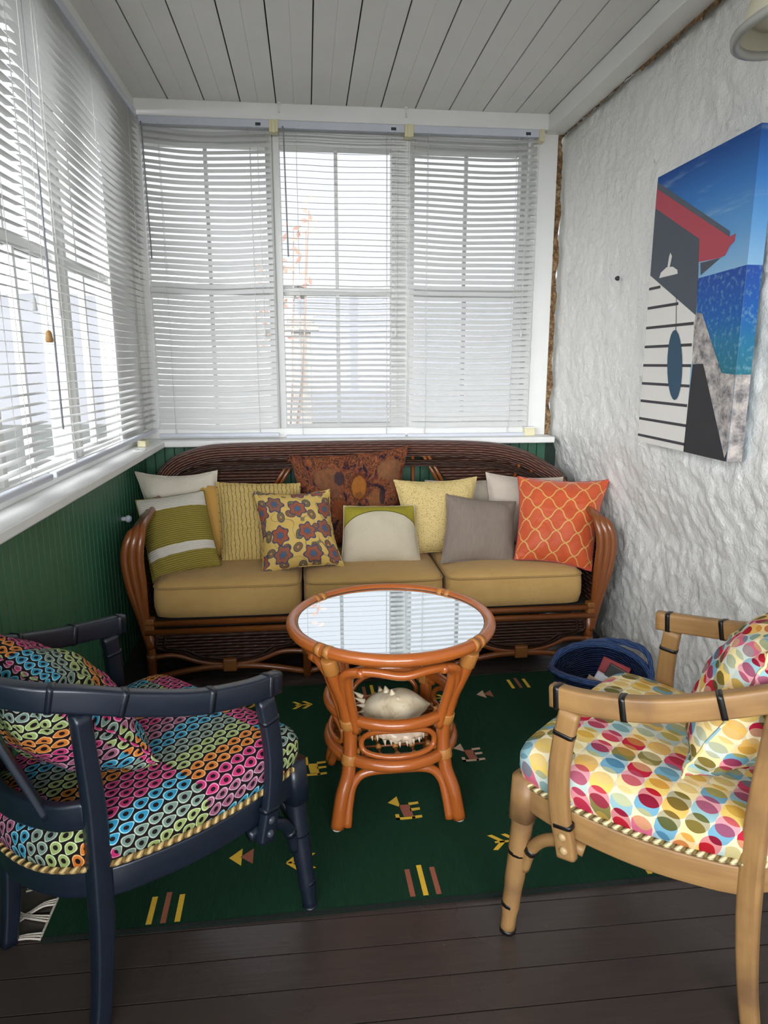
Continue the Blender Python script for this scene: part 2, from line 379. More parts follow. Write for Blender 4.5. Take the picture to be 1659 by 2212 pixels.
def peacock():
    n=NT('peacock_eye_print'); u,v,uv=n.uv()
    cu,cv=.036,.026
    # blocks whose eyes alternate direction
    bl=n.M('MODULO',n.M('ABSOLUTE',n.M('FLOOR',n.M('DIVIDE',u,.216))),2.0)
    row=n.M('DIVIDE',v,cv); ri=n.M('FLOOR',row); fy=n.M('SUBTRACT',n.M('SUBTRACT',row,ri),.5)
    x=n.M('ADD',n.M('DIVIDE',u,cu),n.M('MULTIPLY',.5,n.M('MODULO',n.M('ABSOLUTE',ri),2.0)))
    fx0=n.M('SUBTRACT',n.M('FRACT',x),.5); fx=n.M('MULTIPLY',fx0,n.M('SUBTRACT',1.0,n.M('MULTIPLY',bl,2.0)))
    # teardrop: narrower toward +x
    wd=n.M('SUBTRACT',.46,n.M('MULTIPLY',fx,.42))
    d=n.M('SQRT',n.M('ADD',n.M('POWER',n.M('DIVIDE',fx,.49),2.0),n.M('POWER',n.M('DIVIDE',fy,wd),2.0)))
    px=n.M('ADD',fx,.06); pd=n.M('SQRT',n.M('ADD',n.M('POWER',n.M('DIVIDE',px,.17),2.0),n.M('POWER',n.M('DIVIDE',fy,.20),2.0)))
    k=n.M('FRACT',n.M('ADD',n.M('DIVIDE',n.M('FLOOR',n.M('DIVIDE',ri,2.0)),6.0),n.M('MULTIPLY',bl,.34)))
    cols=['#b83268','#c4702c','#93a364','#6f8479','#2f87a8','#95586f']
    light=['#d886a4','#e0a56a','#c0cf9c','#a8b8a8','#8cc4d4','#c49aac']
    r1=n.ramp(k,[(i/6+.001 if i else 0,H(c)) for i,c in enumerate(cols)],True); r2=n.ramp(k,[(i/6+.001 if i else 0,H(c)) for i,c in enumerate(light)],True)
    bg=H('#1d1416')
    col=n.mix(n.M('LESS_THAN',d,.98),bg,r2); col=n.mix(n.M('LESS_THAN',d,.80),col,r1); col=n.mix(n.M('LESS_THAN',pd,1.0),col,bg)
    return n.bsdf(col,.85,n.bump(n.M('LESS_THAN',d,.98),.15,.002),spec=.15)
M['peacock']=peacock()
def circles():
    n=NT('overlapping_circles_print'); u,v,uv=n.uv()
    pal=['#b5203a','#e2c26a','#6f9fb4','#e8cf96','#c9677f','#efe0b0','#8fb2b8','#dcae5c','#7d7440','#b5c4bc','#e6d49c','#c84a66']
    col=n.mix(n.noise(n.obj(),20,2),H('#cfc2a6'),H('#d9ceb6'))
    def layer(col,ox,oy,cw,ch,R,seed,alpha):
        x=n.M('DIVIDE',n.M('ADD',u,ox),cw); y=n.M('ADD',n.M('DIVIDE',n.M('ADD',v,oy),ch),n.M('MULTIPLY',.5,n.M('MODULO',n.M('ABSOLUTE',n.M('FLOOR',x)),2.0)))
        ix=n.M('FLOOR',x); iy=n.M('FLOOR',y)
        fx=n.M('SUBTRACT',n.M('SUBTRACT',x,ix),.5); fy=n.M('SUBTRACT',n.M('SUBTRACT',y,iy),.5)
        d=n.M('SQRT',n.M('ADD',n.M('POWER',n.M('MULTIPLY',fx,cw),2.0),n.M('POWER',n.M('MULTIPLY',fy,ch),2.0)))
        wn=n.n('TexWhiteNoise',{0:n.vec(ix,iy,seed)},noise_dimensions='3D').outputs[0]
        c=n.ramp(wn,[(i/len(pal),H(p)) for i,p in enumerate(pal)],True)
        return d,c
    d1,c1=layer(col,0,0,.050,.058,.0,1.3,1); d2,c2=layer(col,.0,.022,.050,.058,.0,5.7,1)
    m1=n.M('LESS_THAN',d1,.0265); m2=n.M('LESS_THAN',d2,.0245)
    col=n.mix(m1,col,c1); both=n.M('MULTIPLY',m1,m2)
    wn2=n.mix(.55,c2,c1)
    col=n.mix(n.M('MULTIPLY',m2,n.M('SUBTRACT',1.0,m1)),col,n.mix(.25,c2,H('#efe8d8')))
    col=n.mix(both,col,n.mix(.35,n.mix(1.0,c1,c2,'MULTIPLY'),c2))
    return n.bsdf(col,.85,n.bump(n.noise(n.obj(),16,3),.25,.02),spec=.15)
M['circles']=circles()
M['mirror']=NT('mirror_glass').bsdf((.80,.86,.90,1),.015,metal=1.0)
M['glass_edge']=paint('glass_edge','#23302c',.1)
M['felt']=paint('white_glide','#d9d6d0',.5)
def shell_mat():
    n=NT('sea_shell'); o=n.obj(); f=n.noise(o,14,5,.6,.8)
    return n.bsdf(n.ramp(f,[(.3,H('#b59e7a')),(.45,H('#e0cfab')),(.7,H('#efe6d0'))]),.5,n.bump(f,.3,.01),spec=.4)
M['shell']=shell_mat(); M['shell_in']=paint('shell_lip','#d8c2a8',.3)
M['book_page']=paint('book_pages','#d6d0c4',.8); M['book_dark']=paint('dark_book_cover','#3b3f3a',.4,.3,30); M['book_red']=paint('red_book','#a03338',.4); M['book_white']=paint('white_book','#cfd3d8',.5); M['book_tan']=paint('tan_book','#b59c80',.6)
M['lamp']=paint('cream_lamp_enamel','#b5ae97',.4); M['lamp_rim']=paint('lamp_rim_grey','#8f8e86',.35); M['bulb']=paint('frosted_bulb','#c9c4b0',.15)
M['art_grey']=paint('art_slate','#4a4f58',.75,.05); M['art_red']=paint('art_red','#a84450',.75,.04); M['art_roof']=paint('art_roof','#505862',.75); M['art_white']=paint('art_white','#d2cec7',.75,.02)
M['art_black']=paint('art_black','#2b2a2c',.75); M['art_board']=paint('art_board','#2c4a5e',.75); M['art_line']=paint('art_line','#3a383c',.75)
def art_sky():
    n=NT('art_sky'); o=n.obj(); z=n.n('SeparateXYZ',{0:o}).outputs[2]
    f=n.noise(n.n('Mapping',{0:o,'Rotation':(.75,0,0),'Scale':(1,1.2,9)}).outputs[0],2.2,4)
    col=n.ramp(n.M('DIVIDE',z,.98),[(.55,H('#8fb4cc')),(.72,H('#5f94c4')),(.86,H('#3a72b0')),(1.0,H('#1f4888'))])
    return n.bsdf(n.mix(n.M('MULTIPLY',n.smooth(f,.55,.75),.35),col,H('#b8cdd8')),.7,spec=.2)
def art_sea():
    n=NT('art_sea'); o=n.obj(); z=n.n('SeparateXYZ',{0:o}).outputs[2]; f=n.noise(o,60,4)
    col=n.ramp(n.M('DIVIDE',z,.98),[(.28,H('#2c6a78')),(.38,H('#2a6a8c')),(.46,H('#24599a')),(.60,H('#2a4a92'))])
    return n.bsdf(n.mix(n.M('MULTIPLY',n.smooth(f,.5,.7),.4),col,H('#7fa6b4')),.7,spec=.2)
def art_stone():
    n=NT('art_stone'); o=n.obj(); f=n.noise(o,26,6,.7)
    return n.bsdf(n.ramp(f,[(.35,H('#5f5d60')),(.5,H('#99938f')),(.65,H('#c2b8b0'))]),.75,spec=.2)
M['art_sky']=art_sky(); M['art_sea']=art_sea(); M['art_stone']=art_stone()
M['mist']=paint('misty_hill','#5f6062',.95,.1,.3); M['lawn']=paint('pale_lawn','#474a45',.95,.1,.8); M['pillar']=paint('weathered_stone','#6b6862',.9,.2,9); M['leaf']=paint('russet_leaf','#8a6a5c',.7,.25,30); M['twig']=paint('bare_twig','#6a5a50',.9); M['shed']=paint('grey_shed','#8b8c88',.8)

# ------------------------------------------------------------------ room dimensions
XL,XR,YB,ZC=-.88,1.365,3.86,2.63
YR=-2.6          # rear end of the porch, behind the camera
# floor: boards along X
f=MB(); y=YR
k=0
while y<YB+.15:
    f.box(XL-.08,1.62,y+.002,y+.096,-.03,0.0,0); y+=.098
f.box(XL-.08,1.62,YR,YB+.15,-.05,-.012,1)
struct('floor',f,[M['floor'],M['floor_gap']])
# ceiling: boards along Y, with a bead line down the middle of each
c=MB(); x=-.985
while x<1.75:
    a,b=max(x,XL-.1),min(x+.173,1.55)
    if b>a+.01:
        m=(a+b)/2
        c.box(a+.0028,m-.0009,YR,YB,ZC,ZC+.02,0); c.box(m-.0009,m+.0009,YR,YB,ZC+.0006,ZC+.02,0); c.box(m+.0009,b-.0028,YR,YB,ZC,ZC+.02,0)
    x+=.173
c.box(XL-.1,1.55,YR,YB+.1,ZC+.008,ZC+.05,1)
struct('ceiling',c,[M['ceiling'],M['gap']],bevel=.001)
# left and back wainscot (green beadboard) below the sills
w=MB(); y=YR
while y<YB+.02:
    w.box(XL-.014,XL,y+.0022,y+.0498,0,.945,0); y+=.052
w.box(XL-.06,XL-.008,YR,YB+.06,0,.945,1)
struct('wall_left',w,[M['green'],M['green_gap']],bevel=.002)
w=MB(); x=XL
while x<1.345:
    w.box(x+.0022,x+.0498,YB,YB+.014,0,.945,0); x+=.052
w.box(XL-.02,1.42,YB+.008,YB+.06,0,.945,1)
struct('wall_back',w,[M['green'],M['green_gap']],bevel=.002)
# right wall: whitewashed rubble stone, displaced for real
def wallx(y,z):
    base=1.384+.075*max(0,min(1,(1.02-z)/.32))
    p=V((0,y*1.0,z))
    k=.55+.45*max(0,min(1,(1.25-z)/.5)); d=.024*noise.noise(p*1.7+V((3,0,0)))+k*.011*noise.noise(p*5.3)+.009*noise.noise(p*13)+.006*abs(noise.noise(p*V((1,19,26))[0]*0+V((0,y*19,z*26))))+.005*noise.noise(V((1,y*40,z*46)))
    q=abs(noise.noise(V((7,y*3.1+z*.9,z*6.0-y*1.2)))); d+= k*.004*max(0,.16-q)/.16+.007*noise.noise(V((4,y*23,z*23)))*(.5+.5*k)
    return max(base+d*.8,1.358)
w=MB(); NY,NZ=620,260; y0,y1,z0,z1=YR,YB+.06,-.02,ZC+.02
vs=[]
for j in range(NZ+1):
    z=z0+(z1-z0)*j/NZ
    for i in range(NY+1):
        y=y0+(y1-y0)*(i/NY)
        vs.append((wallx(y,z),y,z))
fs=[(j*(NY+1)+i,(j+1)*(NY+1)+i,(j+1)*(NY+1)+i+1,j*(NY+1)+i+1) for j in range(NZ) for i in range(NY)]
w.add(vs,fs)
w.box(1.56,1.62,y0,y1,z0,z1)
struct('wall_right',w,M['stone'])
# rear wall behind the camera: low wall, posts, unseen open window band added for fill light
w=MB(); w.box(XL-.06,1.6,YR-.1,YR,0,.95); w.box(XL-.06,1.6,YR-.1,YR,2.5,ZC+.02)
for x in (XL-.06,-.1,.64,1.42): w.box(x,x+.12,YR-.1,YR,.95,2.5)
struct('wall_rear',w,M['white'])
# beams at the ceiling edge
def seg(name,x0,x1,y0,y1,z0,z1,m='white',bev=.004): return struct(name,MB().box(x0,x1,y0,y1,z0,z1),M[m],bevel=bev)
seg('trim_back',XL,1.285,3.79,YB+.1,2.555,ZC+.001)
seg('trim_right',1.265,1.372,YR,3.89,2.545,ZC+.001)
seg('trim_left',XL-.06,-.80,YR,3.80,2.575,ZC+.001)
# corner boards
w=MB(); w.box(1.235,1.335,3.83,3.93,.985,2.555); w.box(1.205,1.245,3.838,3.93,.985,2.555); struct('trim_corner',w,M['white'],bevel=.003)
# rough rubble strip between boards and stone wall
cr=MB(); pa=[];pb=[]
N=90
for i in range(N+1):
    z=.98+1.58*i/N; wd=.016+.014*noise.noise(V((2,z*9,1)))+.006*noise.noise(V((5,z*40,1)))
    pa.append((1.332,3.832+.004*noise.noise(V((0,z*30,0))),z)); pb.append((1.345+wd,3.826+.01*noise.noise(V((9,z*50,0))),z))
cr.add(pa+pb,[(i,i+1,N+2+i,N+1+i) for i in range(N)])
struct('trim_rubble',cr,M['crack'])
cr=MB(); pa=[];pb=[]; N=120
for i in range(N+1):
    y=2.0+1.86*i/N; wd=.020+.022*noise.noise(V((2,y*7,3)))+.008*noise.noise(V((5,y*33,1)))
    amp=1 if 2.2<y<2.95 else .45
    pa.append((1.362,y,2.549)); pb.append((1.356+.012*noise.noise(V((5,y*30,1))),y,2.544-max(.004,wd)*amp))
cr.add(pa+pb,[(i,i+1,N+2+i,N+1+i) for i in range(N)])
struct('trim_rubble',cr,M['crack'])
# sills
s=MB(); s.box(XL,1.352,3.70,YB+.1,.952,.985); struct('trim_sill_back',s,M['white'],bevel=.006)
s=MB(); s.box(XL-.08,-.74,YR,3.6995,.952,.985); struct('trim_sill_left',s,M['white'],bevel=.006)
s=MB(); s.box(XL,1.24,3.835,3.95,.985,1.035); struct('trim_stool_back',s,M['white'],bevel=.003)
s=MB(); s.box(XL-.09,-.845,YR,3.835,.985,1.035); struct('trim_stool_left',s,M['white'],bevel=.003)

# ------------------------------------------------------------------ windows
wn=0
def window(axis,a0,a1,off,name):
    """axis 'x': back wall window spanning X a0..a1 at Y=off; 'y': left wall spanning Y at X=off"""
    def bx(mb,p0,p1,d0,d1,z0,z1):
        if axis=='x': mb.box(p0,p1,off+d0,off+d1,z0,z1)
        else: mb.box(off-d1,off-d0,p0,p1,z0,z1)
    m=MB(); e=.034; mid=(a0+a1)/2
    bx(m,a0-e,a0,-.03,.038,1.0,2.56); bx(m,a1,a1+e,-.03,.038,1.0,2.56)
    bx(m,a0,a1,-.03,.06,2.455,2.56); bx(m,a0,a1,-.02,.06,1.0,1.045)
    root=struct(name,m,M['white'],bevel=.003)
    up=MB(); bx(up,a0,a1,.02,.042,1.735,1.775); bx(up,mid-.009,mid+.009,.022,.045,1.775,2.455); obj('upper_sash',up,M['white'],root,.002)
    lo=MB(); bx(lo,a0,a1,-.005,.03,1.735,1.768); bx(lo,mid-.010,mid+.010,0,.025,1.045,1.735); obj('lower_sash',lo,M['white'],root,.002)
    g=MB(); bx(g,a0,a1,.034,.036,1.765,2.456); obj('upper_pane',g,M['pane'],root)
    g=MB(); bx(g,a0,a1,.011,.013,1.044,1.74); obj('lower_pane',g,M['pane_low'],root)
window('x',-.795,-.185,3.885,'window_1'); window('x',-.112,.460,3.885,'window_2'); window('x',.582,1.150,3.885,'window_3')
for k in range(8):
    a=3.33-.57-.69*k; w=MB(); w.box(-.923,-.868,a-.0855,a-.0345,1.0,2.56); struct('trim_pier',w,M['white'])
yy=3.33; i=4
while yy>-2.0:
    window('y',yy-.57,yy,-.885,'window_%d'%i); yy-=.69; i+=1
# solid piers between the windows
w=MB(); w.box(-.1505,-.1465,3.87,3.95,1.0,2.56); struct('trim_pier',w,M['white'])
w=MB(); w.box(.4945,.5475,3.86,3.95,1.0,2.56); struct('trim_pier',w,M['white'])
w=MB(); w.box(-.923,-.87,3.3645,3.96,1.0,2.56); w.box(-.96,-.8295,3.87,3.96,1.0,2.56); struct('trim_pier',w,M['white'])

# ------------------------------------------------------------------ blinds
def blind(axis,a0,a1,off,zt,zb,tilt,sag,label,cat_='blind',wand=None,group='white venetian blinds',lab=None,cordpos=.9,wlen=.62):
    """tilt(t): slat angle in degrees at t=0 top .. 1 bottom, room edge down when positive; t measured down the blind"""
    if axis=='x': root=thing('venetian_blind',label,cat_,((a0+a1)/2,off,zt),0,group)
    else: root=thing('venetian_blind',label,cat_,(off,(a0+a1)/2,zt),0,group)
    O=root.location.copy()
    def P(a,d,z): # d toward the room
        return V((a,off-d,z)) if axis=='x' else V((off+d,a,z))
    def bx(mb,p0,p1,d0,d1,z0,z1):
        q0=P(p0,d0,z0); q1=P(p1,d1,z1)
        mb.box(min(q0.x,q1.x),max(q0.x,q1.x),min(q0.y,q1.y),max(q0.y,q1.y),z0,z1)
    hr=MB(); bx(hr,a0,a1,-.014,.018,zt-.036,zt); obj('headrail',hr.shift(O),M['headrail'],root,.003)
    pitch=.0290; n=int((zt-.05-zb)/pitch); w=.0335; NS=14
    sl=MB()
    rs=random.Random(int(a0*1000))
    for k in range(n):
        z=zt-.052-k*pitch; t=k/n; th=math.radians(tilt(t)+rs.uniform(-2.0,2.0)); jz=rs.uniform(-.0015,.0015); tw=rs.uniform(-.002,.002)
        vs=[]
        for i in range(NS+1):
            u=i/NS; a=a0+.004+(a1-a0-.008)*u
            dz=jz+tw*(u-.5)-sag(t)*(math.sin(PI*u)**1.0)+.0016*math.sin(9*u+k*.23+a0*7)
            for q in (-1,0,1):
                d=q*w/2; vs.append(P(a,d*math.cos(th)+.002,z+dz-d*math.sin(th)+(.0022 if q==0 else 0)))
        fs=[(3*i+q,3*i+3+q,3*i+4+q,3*i+1+q) for i in range(NS) for q in (0,1)]
        sl.add(vs,fs)
    obj('slats',sl.shift(O),M['slat'],root)
    br=MB(); bx(br,a0,a1,-.010,.014,zb-.018,zb+.002); obj('bottom_rail',br.shift(O),M['headrail'],root,.004)
    for u in (.12,.80 if a1-a0<1 else .5,.88) if a1-a0>1 else (.14,.84):
        a=a0+(a1-a0)*u; 
        for dd in (.018,-.014): obj('ladder_cord',MB().tube([P(a,dd,zt-.03),P(a,dd,zb)],.0011,5).shift(O),M['cord'],root)
    if wand is not None:
        a=a0+(a1-a0)*wand; m=MB(); m.tube([P(a,.024,zt-.03),P(a+.004,.028,zt-.04),P(a+.012,.026,zt-.04-wlen)],.0038,6) if wlen<1 else m.tube([P(a,.024,zt-.03),P(a+.004,.026,zt-.62),P(a+.004,.026,zt-.63),P(a+.012,.024,zt-.04-wlen)],[.0011,.0011,.0036,.0036],6); obj('tilt_wand',m.shift(O),M['wand'],root)
    a=a0+(a1-a0)*cordpos; m=MB(); m.tube([P(a,.022,zt-.03),P(a+.004,.024,zt-.7),P(a+.008,.022,zt-1.0)],.0012,5); m.tube([P(a+.008,.022,zt-1.0),P(a+.008,.022,zt-1.035)],[.004,.007,.008],8)
    obj('pull_cord',m.shift(O),M['cord'],root)
    if lab:
        m=MB(); bx(m,a0+(a1-a0)*lab,a0+(a1-a0)*lab+.026,.018,.0188,zt-.028,zt-.014); o=obj('maker_tag',m.shift(O),M['dark_label'],root)
    return root
blind('x',-.785,-.155,3.81,2.555,1.012,lambda t:44+9*t,lambda t:.016-.010*t,'white slatted blind on the left window of the back wall, slats nearly closed',wand=.02,lab=.89,wlen=.62)
blind('x',-.118,.535,3.81,2.555,.998,lambda t:14 if t<.55 else 14+34*(t-.55),lambda t:.003,'white slatted blind on the middle back window, slats open and showing the sky',wand=.04,lab=.87,wlen=.60)
blind('x',.548,1.222,3.81,2.555,.998,lambda t:37+11*t,lambda t:.010-.006*t,'white slatted blind on the right back window, beside the stone wall',lab=.89)
blind('y',2.255,3.75,-.80,2.565,1.045,lambda t:16-14*t,lambda t:.008,'white slatted blind along the left wall nearest the corner',cordpos=.09,wand=.035,wlen=1.35)
blind('y',.74,2.225,-.80,2.565,1.045,lambda t:16-14*t,lambda t:.006,'white slatted blind at the left edge, nearest the viewer',cordpos=.97)
# wooden pull at the end of a long cord, little brackets
t=thing('cord_pull','small brown wooden cord pull hanging at the gap between left wall blinds','cord pull',(-.772,2.262,1.46))
obj('tassel',MB().lathe([(.004,.018),(.009,.012),(.012,-.012),(.010,-.018)],seg=10),M['brass'],t)
obj('cord',MB().tube([(0,0,.018),(.002,.002,.5),(0,0,1.06)],.0012,5),M['cord'],t)
for (x,lab) in ((-.136,'cream blind bracket between the left and middle back blinds'),(.541,'cream blind bracket between the middle and right back blinds'),(1.232,'cream blind bracket at the right end of the right back blind')):
    t=thing('blind_bracket',lab,'bracket',(x,3.80,2.53),0,'blind brackets'); wd=.022 if x<1 else .012
    obj('bracket_body',MB().box(-wd,wd,-.018,.035,-.032,.026),M['cream_plastic'],t,.003)
    obj('bracket_lip',MB().box(-wd*.4,wd*.4,-.024,-.018,-.036,.02),M['cream_plastic'],t,.002)
t=thing('blind_bracket','cream box shaped bracket standing on the right end of the back sill','bracket',(1.235,3.80,.985),0,'blind brackets')
obj('bracket_body',MB().box(-.028,.028,-.02,.028,0,.042),M['cream_plastic'],t,.003); obj('bracket_lip',MB().box(-.03,.03,-.022,.028,.042,.048),M['white'],t,.001)
t=thing('blind_bracket','cream bracket on the left sill in the corner under the blind','bracket',(-.800,3.50,.985),0,'blind brackets')
obj('bracket_body',MB().box(-.02,.02,-.05,.03,0,.030),M['cream_plastic'],t,.003)
t=thing('sill_clip','flat white clip lying on the left window sill','clip',(-.775,3.30,.985))
cl=MB(); cl.tube([(-.02,-.03,.003),(.02,-.03,.003),(.025,.03,.003),(-.015,.04,.003)],.003,6,closed=True); obj('wire_loop',cl,M['white'],t)
for (x,y,lab) in ((-.105,3.78,'small white hook on the back beam left of centre'),(.524,3.78,'small white hook on the back beam right of centre')):
    t=thing('ceiling_hook',lab,'hook',(x,y,ZC),0,'small white hooks')
    obj('hook_plate',MB().lathe([(.012,0),(.012,-.004),(.005,-.006)],seg=12),M['white'],t)
    obj('hook_stem',MB().tube(cat([(0,0,-.004),(0,0,-.03),(.0,-.006,-.045),(0,-.018,-.045),(0,-.022,-.034)],4),.0035,6),M['white'],t)
t=thing('ceiling_hook','white screw hook in the ceiling boards at the upper left','hook',(-.66,2.66,ZC),0,'small white hooks')
obj('hook_plate',MB().lathe([(.016,0),(.016,-.004),(.007,-.008)],seg=12),M['white'],t)
obj('hook_stem',MB().tube(cat([(0,0,-.004),(.0,0,-.028),(.006,-.012,-.044),(-.008,-.03,-.045),(-.02,-.03,-.034)],4),.005,6),M['white'],t)

# ------------------------------------------------------------------ outside, seen through the slats
g=MB(); g.add([(-60,-40,-.6),(60,-40,-.6),(60,60,-.6),(-60,60,-.6)],[(0,1,2,3)],smooth=False); tag(obj('lawn',g,M['lawn']),'pale misty lawn outside the back windows','lawn',kind='structure')
h=MB(); n=60; top=[];bot=[];mid=[]
for i in range(n+1):
    x=-40+80*i/n; z=4.7+.5*noise.noise(V((x*.2,1,0)))+.25*noise.noise(V((x*1.3,2,0)))
    bot.append((x,24,-.7)); mid.append((x,30,z*.6)); top.append((x,38,z))
h.add(bot+mid+top,[(i+k*(n+1),i+1+k*(n+1),i+1+(k+1)*(n+1),i+(k+1)*(n+1)) for i in range(n) for k in (0,1)]); tag(obj('misty_hillside',h,M['mist']),'pale misty hillside beyond the back windows','hillside',kind='structure')
t=thing('gate_pillar','grey stone gate pillar with flat cap seen through the middle blind','pillar',(-.08,12,-.6))
obj('pillar_shaft',MB().box(-.16,.16,-.16,.16,0,2.5),M['pillar'],t,.02); obj('pillar_cap',MB().box(-.3,.3,-.3,.3,2.5,2.62).box(-.22,.22,-.22,.22,2.62,2.74),M['pillar'],t,.02)
t=thing('garden_shed','pale grey shed roof corner seen through the middle blind','shed',(-1.75,16,-.6))
obj('shed_wall',MB().box(-1.6,1.5,-1.2,1.2,0,3.5),M['shed'],t); obj('shed_roof',MB().box(-1.9,1.75,-1.5,1.5,3.5,3.72),M['shed'],t)
t=thing('russet_shrub','leafless shrub with a few russet leaves outside the middle window','shrub',(-.30,9.0,-.6))
tw=MB(); lf=MB(); R=random.Random(3)
for k in range(9):
    e=V((R.uniform(-.35,.45),R.uniform(-.3,.3),R.uniform(2.6,3.9))); tw.tube([(0,0,0),e*.5+V((R.uniform(-.1,.1),0,0)),e],[.02,.012,.006],5)
    for q in range(9):
        c=e*R.uniform(.78,1.02)+V((R.uniform(-.12,.12),R.uniform(-.1,.1),R.uniform(-.1,.08))); a=R.uniform(0,6)
        d=V((math.cos(a),.3,math.sin(a)))*.06; s_=V((-math.sin(a),.4,math.cos(a)))*.025
        lf.add([c-d,c+s_,c+d,c-s_],[(0,1,2,3)])
obj('twigs',tw,M['twig'],t); obj('foliage',lf,M['leaf'],t)

# ------------------------------------------------------------------ rug
rx0,rx1,ry0,ry1=-.69,1.26,1.535,2.84
t=thing('kilim_rug','dark green flatweave rug with small yellow and rust motifs under the coffee table','rug',((rx0+rx1)/2,(ry0+ry1)/2,0),math.radians(1.3))
cx,cy=(rx0+rx1)/2,(ry0+ry1)/2
r=MB(); r.box(rx0,rx1,ry0+.012,ry1-.012,.0005,.006,0); r.box(rx0,rx1,ry0,ry0+.012,.0005,.007,4); r.box(rx0,rx1,ry1-.012,ry1,.0005,.007,4)
Z=.0066
def q(pts,mi): 
    if sum(pts[i][0]*pts[(i+1)%len(pts)][1]-pts[(i+1)%len(pts)][0]*pts[i][1] for i in range(len(pts)))<0: pts=pts[::-1]
    r.poly([(a,b,Z) for a,b in pts],mi)
def stripes(x,y,sw,l,c):
    for i,m in enumerate(c):
        o=(i-1)*.035; d=.012 if i==1 else 0
        q([(x+o-.007,y-l),(x+o+.007,y-l),(x+o+.007+sw,y+l*.7+d),(x+o-.007+sw,y+l*.7+d)],m)
def arrow(x,y,m,s=1,fl=1):
    for o in (-.022,.018):
        for sg in (-1,1):
            q([(x+fl*(o-.022)*s,y+sg*.030*s),(x+fl*(o-.008)*s,y+sg*.032*s),(x+fl*(o+.022)*s,y+sg*.002),(x+fl*(o+.010)*s,y-sg*.004)],m)
    q([(x-.03*s,y-.004),(x+.03*s,y-.004),(x+.03*s,y+.004),(x-.03*s,y+.004)],m)
def tri2(x,y,a,b):
    q([(x-.032,y),(x+.004,y-.036),(x+.004,y+.036)],a); q([(x,y),(x+.036,y-.032),(x+.036,y+.032)],b)
def bird(x,y,a,b):
    q([(x-.045,y+.045),(x-.012,y+.075),(x-.008,y+.018)],a); q([(x-.012,y+.03),(x+.022,y+.028),(x+.026,y-.03),(x-.004,y-.03)],b)
    for d in (-.038,.0,.03): q([(x+.02,y+d-.006),(x+.052,y+d-.002),(x+.052,y+d+.010),(x+.02,y+d+.008)],a)
    q([(x-.03,y-.044),(x+.03,y-.044),(x+.03,y-.032),(x-.03,y-.032)],a); q([(x-.03,y-.044),(x-.018,y-.044),(x-.018,y-.015),(x-.03,y-.015)],a)
stripes(-.405,1.61,0,.055,(1,2,1)); stripes(.268,1.62,0,.06,(2,1,2)); stripes(.93,1.612,0,.055,(1,2,1)); stripes(.262,2.75,0,.05,(2,1,2)); stripes(.905,2.735,0,.05,(1,2,1)); stripes(-.42,2.745,0,.05,(1,2,1))
arrow(-.036,2.655,1); arrow(.527,2.64,1); arrow(.539,1.738,1,1.05); arrow(-.06,1.731,1,1,-1); arrow(-.255,2.69,1); arrow(-.50,2.1,1); arrow(1.1,2.15,1)
tri2(-.228,1.772,1,2); bird(.266,1.919,1,2); bird(.547,2.205,3,2); tri2(.727,2.650,3,2); tri2(.735,1.740,2,3); bird(-.015,2.19,1,1)
obj('rug_field',r.shift((cx,cy,0)),[M['rug'],M['rug_yellow'],M['rug_rust'],M['rug_pale'],M['rug_edge']],t)
R=random.Random(5)
for (xx,sg) in ((rx0,-1),(rx1,1)):
    fr=MB()
    fr.box(min(xx,xx+sg*.006),max(xx,xx+sg*.006),ry0+.01,ry1-.01,.0005,.0062)
    k=ry0+.02
    while k<ry1-.02:
        d=R.uniform(-.035,.02); L=R.uniform(.06,.10)
        for e in (-.006,0,.006):
            fr.tube(cat([(xx,k+e*1.6,.004),(xx+sg*L*.4,k+e+d*.3,.007),(xx+sg*L*.75,k+d+e*.8,.004),(xx+sg*L,k+d*1.5+e*1.8,.0032)],3),.0028,5)
        k+=R.uniform(.035,.06)
    obj('fringe',fr.shift((cx,cy,0)),M['fringe'],t)

# ------------------------------------------------------------------ wicker sofa
so=thing('wicker_sofa','dark woven wicker and cane three seat sofa against the back windows','sofa',(.29,3.35,0)); SO=V((.29,3.35,0))
def sp(name,mb,m,bev=0,parent=so): return obj(name,mb.shift(SO),m,parent,bev)
LX=(-.705,-.028,.632,1.285)
for i,x in enumerate(LX):
    m=MB(); m.tube([(x,2.945,.0005),(x,2.945,.29)],.020,10); 
    o=sp('leg',m,M['cane']); sp('leg_binding',MB().tube([(x,2.945,.23),(x,2.945,.29)],.0235,10),M['cane_wrap'],parent=o); sp('leg_binding',MB().tube([(x,2.945,.105),(x,2.945,.13)],.0225,10),M['cane_wrap'],parent=o)
    m=MB(); m.tube([(x,3.62,.0005),(x,3.62,.30)],.019,10); sp('leg',m,M['cane'])
sp('front_rail',MB().tube([(-.72,2.935,.275),(1.30,2.935,.275)],.014,8),M['cane']); sp('front_rail',MB().tube([(-.72,2.93,.238),(1.30,2.93,.238)],.015,8),M['cane'])
m=MB(); m.box(-.70,1.28,2.96,3.66,.245,.288); sp('seat_deck',m,M['dark_deck'])
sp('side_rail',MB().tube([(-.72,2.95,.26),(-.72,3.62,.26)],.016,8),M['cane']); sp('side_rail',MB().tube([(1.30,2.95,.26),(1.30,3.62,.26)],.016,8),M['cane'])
m=MB(); m.box(-.7,1.28,3.63,3.64,.05,.28); sp('rear_panel',m,M['dark_deck'])
